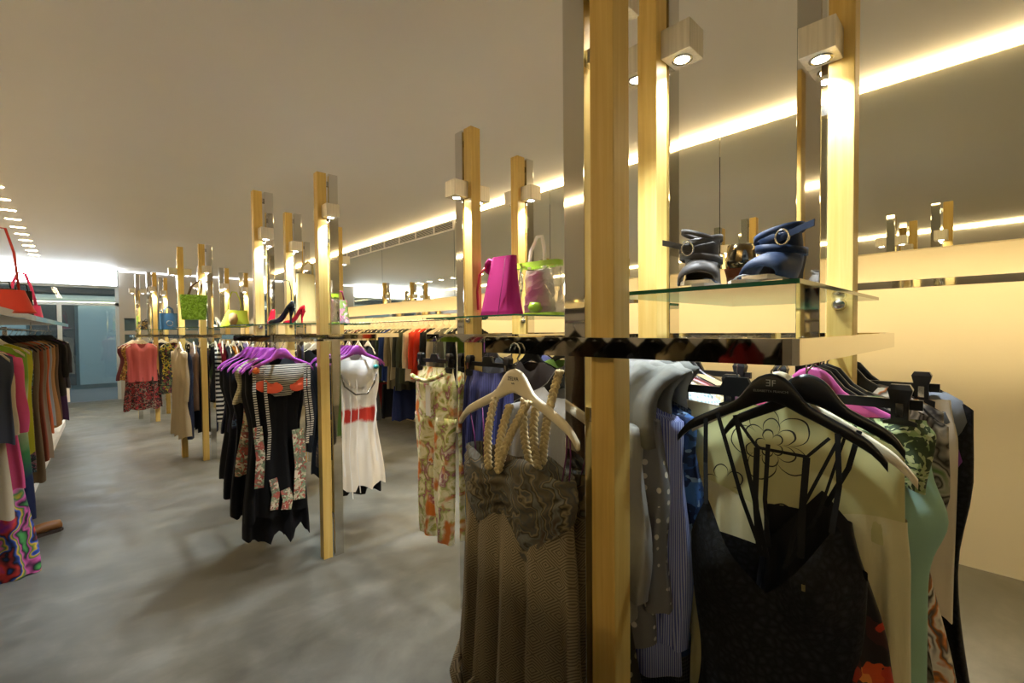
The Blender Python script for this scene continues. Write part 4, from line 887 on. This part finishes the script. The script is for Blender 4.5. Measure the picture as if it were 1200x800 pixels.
# ------------------------------------------------------------------ things on shelves
def shoe_strappy(loc, rz, c, label, open_, name):
    r = empty(name, loc, rz); tag(r, label, 'shoe'); mt = plain(c, .6, .2); dk = plain('#14161c', .7); sole = NT('pale_insole').set(lin('#d9c7a6'), .6)
    # vamp: arched upper open at the toe, foot runs along +y (away), toe at -y
    m = MB(); rings = []
    prof = [(-.062,.030,.012,.030),(-.045,.035,.010,.046),(-.02,.037,.008,.055),(.005,.036,.010,.062),(.03,.034,.03,.068),(.05,.030,.05,.072)]
    for y, hw, z0, z1 in prof:
        rings.append([(hw*math.cos(a), y, z0 + (z1-z0)*max(0, math.sin(a))**.7) for a in [PI*k/14 for k in range(15)]])
    m.loft(rings, False, False, False); o = m.build('vamp', mt, r, True); s = o.modifiers.new('t', 'SOLIDIFY'); s.thickness = .004
    m = MB(); rings = []
    for y, hw, z in ((-.075,.022,.006),(-.05,.032,.006),(0,.030,.01),(.04,.026,.045),(.075,.022,.07),(.10,.018,.072)):
        rings.append([(-hw,y,z),(hw,y,z),(hw,y,z+.008),(-hw,y,z+.008)])
    m.loft(rings).build('insole', sole, r)
    MB().loft([[(x*w_, .088+yy*w_, z) for x, yy in ((-1,-1),(1,-1),(1,1),(-1,1))] for z, w_ in ((0,.013),(.03,.014),(.072,.02))]).build('heel', dk, r)
    # cuff leaning over the ankle
    m = MB(); rings = []
    for z, rx, ry, oy in ((.060,.032,.040,.045),(.075,.034,.038,.04),(.092,.036,.034,.03),(.105,.035,.030,.022)):
        rings.append([(rx*math.cos(2*PI*k/24), oy + ry*math.sin(2*PI*k/24), z + .012*math.sin(2*PI*k/24)) for k in range(24)])
    m.loft(rings, True, False, False); o = m.build('cuff', mt, r, True); s = o.modifiers.new('t', 'SOLIDIFY'); s.thickness = .004
    def strap_loop(z, rx, ry, oy, tilt, wd, nm='ankle_strap'):
        m = MB(); R = []
        for k in range(29):
            a = 2*PI*k/28; p = (rx*math.cos(a), oy+ry*math.sin(a), z + tilt*math.cos(a))
            R.append([(p[0]*1.0, p[1], p[2]-wd/2), (p[0]*1.06, oy+(p[1]-oy)*1.06, p[2]-wd/2), (p[0]*1.06, oy+(p[1]-oy)*1.06, p[2]+wd/2), (p[0], p[1], p[2]+wd/2)])
        m.loft(R, True, False, False).build(nm, mt, r, True)
    strap_loop(.068, .041, .046, .035, -.006, .014); strap_loop(.098, .041, .038, .025, .010, .012)
    if open_: strap_loop(.112, .036, .036, .02, -.014, .010)
    sx = -1 if open_ else 1
    MB().loft([[(sx*a, -.012-.002*b, .082+b*.006 + t), (sx*a, -.008-.002*b, .082+b*.006 + t), (sx*a, -.008, .094+b*.006+t), (sx*a, -.012, .094+b*.006+t)] for a, b, t in ((.01,0,-.006),(.035,.4,0),(.06,.8,.006),(.072,1,.008))]).build('strap_tail', mt, r)
    MB().tube([(sx*.022+.014*math.cos(a)*.8, -.016, .084+.014*math.sin(a)) for a in [2*PI*k/14 for k in range(14)]], .0022, 6, True).build('buckle', M['chrome'], r, True)
    return r
GZ = 1.5302
shoe_strappy((.935, .425, GZ), RX+.35, '#4a4640', 'grey suede ankle-strap shoe on the near glass shelf', True, 'ankle_strap_shoe')
shoe_strappy((.945, .290, GZ), RX-.1, '#1f3352', 'navy blue ankle-strap shoe on the near glass shelf', False, 'ankle_strap_shoe')
# flat sandals lying at the shelf edge and a brown block-heel shoe behind
m = MB()
for i, (x, y) in enumerate(((.90, .39), (.895, .32))):
    r = empty('thong_sandal', (x, y, GZ), RX+.1*i); tag(r, ('blue', 'grey')[i] + '-strapped flat sandal lying at the glass shelf edge', 'sandal')
    MB().loft([[(px*w_, yy, z) for px, z in ((-1,0),(1,0),(1,.006),(-1,.006))] for yy, w_ in ((-.05,.012),(-.02,.026),(.03,.022),(.07,.016))]).build('sole', NT('pale_sole').set(lin('#d8d3c8'), .6), r)
    MB().tube([(-.024,-.01,.004),(-.012,-.012,.014),(0,-.014,.017),(.012,-.012,.014),(.024,-.01,.004)], .002, 6).build('strap', NT('sandal_strap').set(lin(('#4a5a78','#6c6a68')[i]), .5), r, True)
r = empty('block_heel_shoe', (1.05, .385, GZ), RX); tag(r, 'glossy brown leather block-heel shoe between the strappy shoes', 'shoe')
br = NT('brown_leather').set(lin('#5a2c14'), .2)
MB().loft([[(x*w_, y*d_, z) for x, y in ((-1,-1),(1,-1),(1,1),(-1,1))] for z, w_, d_ in ((0,.022,.02),(.03,.024,.022),(.05,.026,.03))]).build('heel', br, r, bevel=.003)
MB().loft([[(.03*s_*math.cos(2*PI*k/16), .035*s_*math.sin(2*PI*k/16), z) for k in range(16)] for z, s_ in ((.05,1),(.065,1.02),(.085,.95),(.10,.9))]).build('upper', metal('#8a7a5a', .15, 'bronze_leather'), r, True)
GZ = 1.5238
# magenta felt bag
def taper_bag(name, loc, rz, label, mat, w0, w1, d0, d1, h, notch=0, q=24):
    r = empty(name, loc, rz); tag(r, label, 'bag'); m = MB(); rings = []
    for i in range(13):
        t = i/12; hw = (w0+(w1-w0)*t**.8)/2; hd = (d0+(d1-d0)*t)/2; ring = []
        for k in range(q):
            a = 2*PI*k/q; c, s = math.cos(a), math.sin(a); 
            ring.append((math.copysign(abs(c)**.45, c)*hw + notch*t*t, math.copysign(abs(s)**.55, s)*hd, h*t - (.0 if t < 1 else 0)))
        rings.append(ring)
    m.loft(rings, True, True, False).build('bag_body', mat, r, True); return r
bz_ = GZ
b1 = taper_bag('felt_bag', (1.50, 1.665, bz_), RX+.15, 'magenta felt bag with rolled-over top on the second rack shelf', plain('#a3246f', .95), .215, .135, .13, .04, .285, .02)
MB().tube([(-.065,-.0,.275),(-.085,0,.255),(-.09,0,.225),(-.07,0,.21),(-.06,0,.235)], .014, 10, flat=(1.6,1)).build('rolled_edge', plain('#a3246f', .95), b1, True)
MB().tube([(.03,-.066,.004),(.045,-.052,.14),(.05,-.03,.28)], .0016, 6).build('seam', plain('#5c1540'), b1, True)
MB().tube([(-.08,-.03,.235),(-.10,-.05,.2),(-.115,-.05,.12),(-.11,-.05,.03)], .006, 8).build('strap', NT('red_strap').set(lin('#c8323f'), .5), b1, True)
# clear tote with green trim and white rope handle
b2 = empty('clear_tote', (1.70, 1.60, bz_), RX+.12); tag(b2, 'clear plastic tote with lime trim, crumpled paper inside and white rope handle', 'bag')
vin = glass('clear_vinyl', (.97,.97,.95,1), .08, .05); lime = NT('lime_trim').set(lin('#8ab52a'), .35)
m = MB()
rings = [[(math.copysign(abs(math.cos(a))**.4, math.cos(a))*(.125+.008*math.sin(6*t)), math.copysign(abs(math.sin(a))**.5, math.sin(a))*(.055-.02*t)+.006*math.sin(4*a+7*t), .27*t) for a in [2*PI*k/28 for k in range(28)]] for t in [i/10 for i in range(11)]]
m.loft(rings, True, True, False).build('vinyl_body', vin, b2, True)
for z0, z1 in ((0, .014), (.245, .272)):
    m = MB(); m.loft([[(math.copysign(abs(math.cos(a))**.4, math.cos(a))*(.134), math.copysign(abs(math.sin(a))**.5, math.sin(a))*(.058-.02*z/.27), z) for a in [2*PI*k/28 for k in range(28)]] for z in (z0, z1)], True, False, False).build('trim', lime, b2, True)
m = MB(); rnd = random.Random(4); rings = []
for i in range(14):
    t = i/13; rings.append([((.095*math.cos(a))*(1-.15*t)*(1+rnd.uniform(-.08,.08)), .034*math.sin(a)*(1+rnd.uniform(-.3,.3)), .015+.215*t+rnd.uniform(-.006,.006)) for a in [2*PI*k/18 for k in range(18)]])
m.loft(rings).build('crumpled_filling', plain('#cfc8b8', .8, .3), b2)
MB().lathe([(.001,.03),(.03,.026),(.042,0),(.03,-.02),(.001,-.024)], 16, (.0,-.03,.04)).build('lime_pouch', lime, b2, True)
m = MB().tube([(-.05,-.02,.24),(-.045,-.01,.33),(-.01,0,.40),(.02,0,.40),(.04,-.01,.33),(.05,-.02,.24)], .011, 8, flat=(.5,1)); m.build('rope_handle', plain('#e8e4da'), b2, True)
# tan pumps behind, on the second shelf (seen in the steel post too)
def pump(loc, rz, mat, label, sc=1.0, solecol='#14100e', s2=None):
    r = empty('high_heel_pump', loc, rz); tag(r, label, 'shoe'); m = MB(); rings = []
    for y, hw, z0, z1 in ((-.115,.006,.004,.012),(-.10,.022,.004,.024),(-.07,.034,.004,.034),(-.03,.034,.008,.036),(.0,.029,.030,.052),(.03,.025,.062,.085),(.06,.025,.090,.128),(.085,.022,.100,.150),(.098,.010,.102,.152)):
        rings.append([(hw*math.cos(a)*sc, y*sc, (z0+(z1-z0)*(.5+.5*math.sin(a)))*sc) for a in [2*PI*k/14 for k in range(14)]])
    m.loft(rings).build('upper', mat, r, True)
    MB().loft([[(x*w_*sc, (y0+yy*w_)*sc, z*sc) for x, yy in ((-1,-1),(1,-1),(1,1),(-1,1))] for z, w_, y0 in ((0,.0045,.072),(.05,.0055,.074),(.085,.011,.08),(.108,.018,.082))]).build('stiletto', mat, r)
    return r
CZ_ = 1.5083
pump((.985, 3.30, CZ_), PI+.5, NT('black_patent').set(lin('#101418'), .15), 'black stiletto pump with looped ankle strap on the purple-hanger rack shelf')
pp = [o for o in bpy.data.objects if o.name.startswith('high_heel_pump')][0]
MB().tube([(0,.08,.145),(.01,.09,.22),(.02,.085,.28),(.03,.06,.29),(.035,.04,.27)], .0035, 6).build('ankle_strap', NT('black_strap').set(lin('#101418'), .4), pp, True)
pump((1.075, 3.33, CZ_), PI+.5, NT('red_patent').set(lin('#a01220'), .15), 'red stiletto pump on the purple-hanger rack shelf', .85)
gb = taper_bag('gold_bag', (1.185, 3.42, CZ_), .1, 'crumpled pale gold leather bag on the purple-hanger rack shelf', satin('#b8a56a', .25), .13, .12, .09, .05, .36)
MB().tube([(-.04,0,.35),(-.02,0,.42),(.02,0,.45),(.05,0,.43),(.05,0,.35)], .008, 8).build('handle', satin('#b8a56a', .25), gb, True)
fb = taper_bag('flower_bag', (1.33, 3.2, CZ_), .3, 'flowered pink and green cloth bag on the purple-hanger rack shelf', floral(('#e89aa8','#c94a7a','#7fb03c','#f3dcd8','#8a8a8a'), 14, .5), .16, .13, .08, .04, .17)
MB().tube([(-.05,0,.165),(-.03,0,.23),(.03,0,.23),(.05,0,.165)], .005, 8).build('handle', plain('#c94a7a'), fb, True)
# green woven tote hung on the post, lime bag, blue tote
gt = taper_bag('woven_tote', (.905, 6.05, 1.60), .05, 'green woven tote bag hanging by its brown handles', floral(('#8fc23a','#7aa82c','#a6d45a','#6a9626'), 70, .1), .22, .25, .10, .10, .27)
for s in (-1, 1): MB().tube([(-.05,s*.04,.26),(-.02,s*.03,.36),(.05,s*.015,.43),(.075,0,.435),(.075,s*.03,.36),(.06,s*.04,.26)], .006, 8).build('handle', NT('brown_handle').set(lin('#5a3a24'), .5), gt, True)
lb_ = taper_bag('lime_bag', (1.36, 6.33, GZ), .2, 'lime green slouchy bag with tall thin handle', plain('#b7c43a', .5), .33, .22, .14, .06, .20, .03)
MB().tube([(-.08,0,.18),(-.07,0,.32),(-.03,0,.42),(.02,0,.42),(.06,0,.32),(.08,0,.18)], .007, 8).build('handle', plain('#b7c43a', .5), lb_, True)
MB().lathe([(.001,.08),(.04,.06),(.05,0),(.03,-.07),(.001,-.08)], 12, (-.06,-.085,.09)).build('tan_pouch', plain('#a98a5a'), lb_, True)
bt = taper_bag('blue_tote', (1.08, 9.62, GZ), .1, 'blue leather tote with ring emblem on the far rack shelf', NT('blue_leather').set(lin('#2c5f86'), .4), .22, .25, .12, .10, .27)
for s in (-1, 1): MB().tube([(-.06,s*.045,.25),(-.05,s*.045,.34),(0,s*.045,.38),(.05,s*.045,.34),(.06,s*.045,.25)], .008, 8).build('handle', NT('blue_leather').set(lin('#2c5f86'), .4), bt, True)
MB().tube([(.045*math.cos(a), -.066, .10+.045*math.sin(a)) for a in [2*PI*k/18 for k in range(18)]], .004, 6, True).build('ring_emblem', M['chrome_soft'], bt, True)
kb = taper_bag('clutch_bag', (.78, 9.62, GZ), .2, 'small black and gold clutch on the far rack shelf', floral(('#15130f','#b08d3a','#15130f','#3a2c1a'), 30, .3), .16, .10, .07, .04, .14)
MB().tube([(-.03,0,.13),(0,0,.17),(.03,0,.13)], .006, 6).build('knot', M['black'], kb, True)
for i, (x, y) in enumerate(((1.22,10.1),(1.3,9.75),(1.18,6.75),(1.30,6.8))):
    pump((x, y, GZ), .5, NT('cream_patent').set(lin('#e4dcc4'), .3), ('cream pump standing behind the blue tote', 'cream pump beside the blue tote', 'cream pump behind the lime bag', 'cream pump beside the lime bag')[i], .9)
# bags on top of the left rack
LZ = 1.6125
def lx(px, y): return ray_ground(px, y)
rb = taper_bag('red_bag', (lx(6, 5.0), 5.0, LZ), .2, 'red leather handbag lying on top of the side rack', NT('red_leather').set(lin('#b8311f'), .35), .34, .22, .16, .08, .17)
MB().tube([(-.10,0,.16),(-.09,0,.45),(-.03,0,.62),(.02,0,.62),(.06,0,.45),(.08,0,.16)], .008, 8).build('handle', NT('red_leather').set(lin('#b8311f'), .35), rb, True)
pk = taper_bag('pink_bag', (lx(27, 6.6), 6.6, LZ), .1, 'neon pink bag with tall strap on top of the side rack', NT('neon_pink').set(lin('#e23a78'), .4), .30, .26, .14, .08, .13)
MB().tube([(-.10,0,.12),(-.05,0,.36),(-.02,0,.45),(.03,0,.44),(.07,0,.30),(.10,0,.12)], .012, 8, flat=(.4,1)).build('strap', NT('neon_pink').set(lin('#e23a78'), .4), pk, True)
for i, (y, dx_) in enumerate(((5.9, -.10), (6.15, -.02))):
    b = taper_bag('dark_bag', (LX(y)+dx_, y, LZ), .1, ('mottled brown structured bag beside the pink bag', 'black upright bag beside the pink bag')[i], floral(('#2a241c','#4a3c2c','#17130f','#5a4a36'), 14, .4) if i == 0 else plain('#1a1612'), .15, .13, .10, .09, .24)
    MB().tube([(-.04,0,.235),(-.03,0,.30),(.03,0,.30),(.04,0,.235)], .006, 8).build('handle', M['black'], b, True)
# brown shoe on the floor by the plinth
r = empty('leather_loafer', (-.27, 4.72, 0), -1.25); tag(r, 'tan brown leather shoe on the concrete floor beside the plinth', 'shoe')
m = MB(); rings = []
for y, hw, z1 in ((-.15,.012,.022),(-.135,.032,.04),(-.10,.044,.052),(-.05,.046,.066),(0,.040,.082),(.05,.036,.088),(.10,.036,.085),(.13,.030,.078),(.14,.012,.05)):
    rings.append([(hw*math.cos(a), y, .016 + (z1-.016)*(.5+.5*math.sin(a))) for a in [2*PI*k/16 for k in range(16)]])
m.loft(rings).build('upper', NT('tan_leather').set(lin('#8a5a2a'), .5), r, True)
m = MB(); rings = []
m.loft([[(hw*1.08*c_, y, z) for c_, z in ((-1,0),(1,0),(1,.02),(-1,.02))] for y, hw in ((-.152,.014),(-.135,.034),(-.09,.046),(-.04,.045),(.05,.037),(.12,.036),(.142,.016))]).build('sole', NT('dark_sole').set(lin('#3a2a1c'), .7), r)
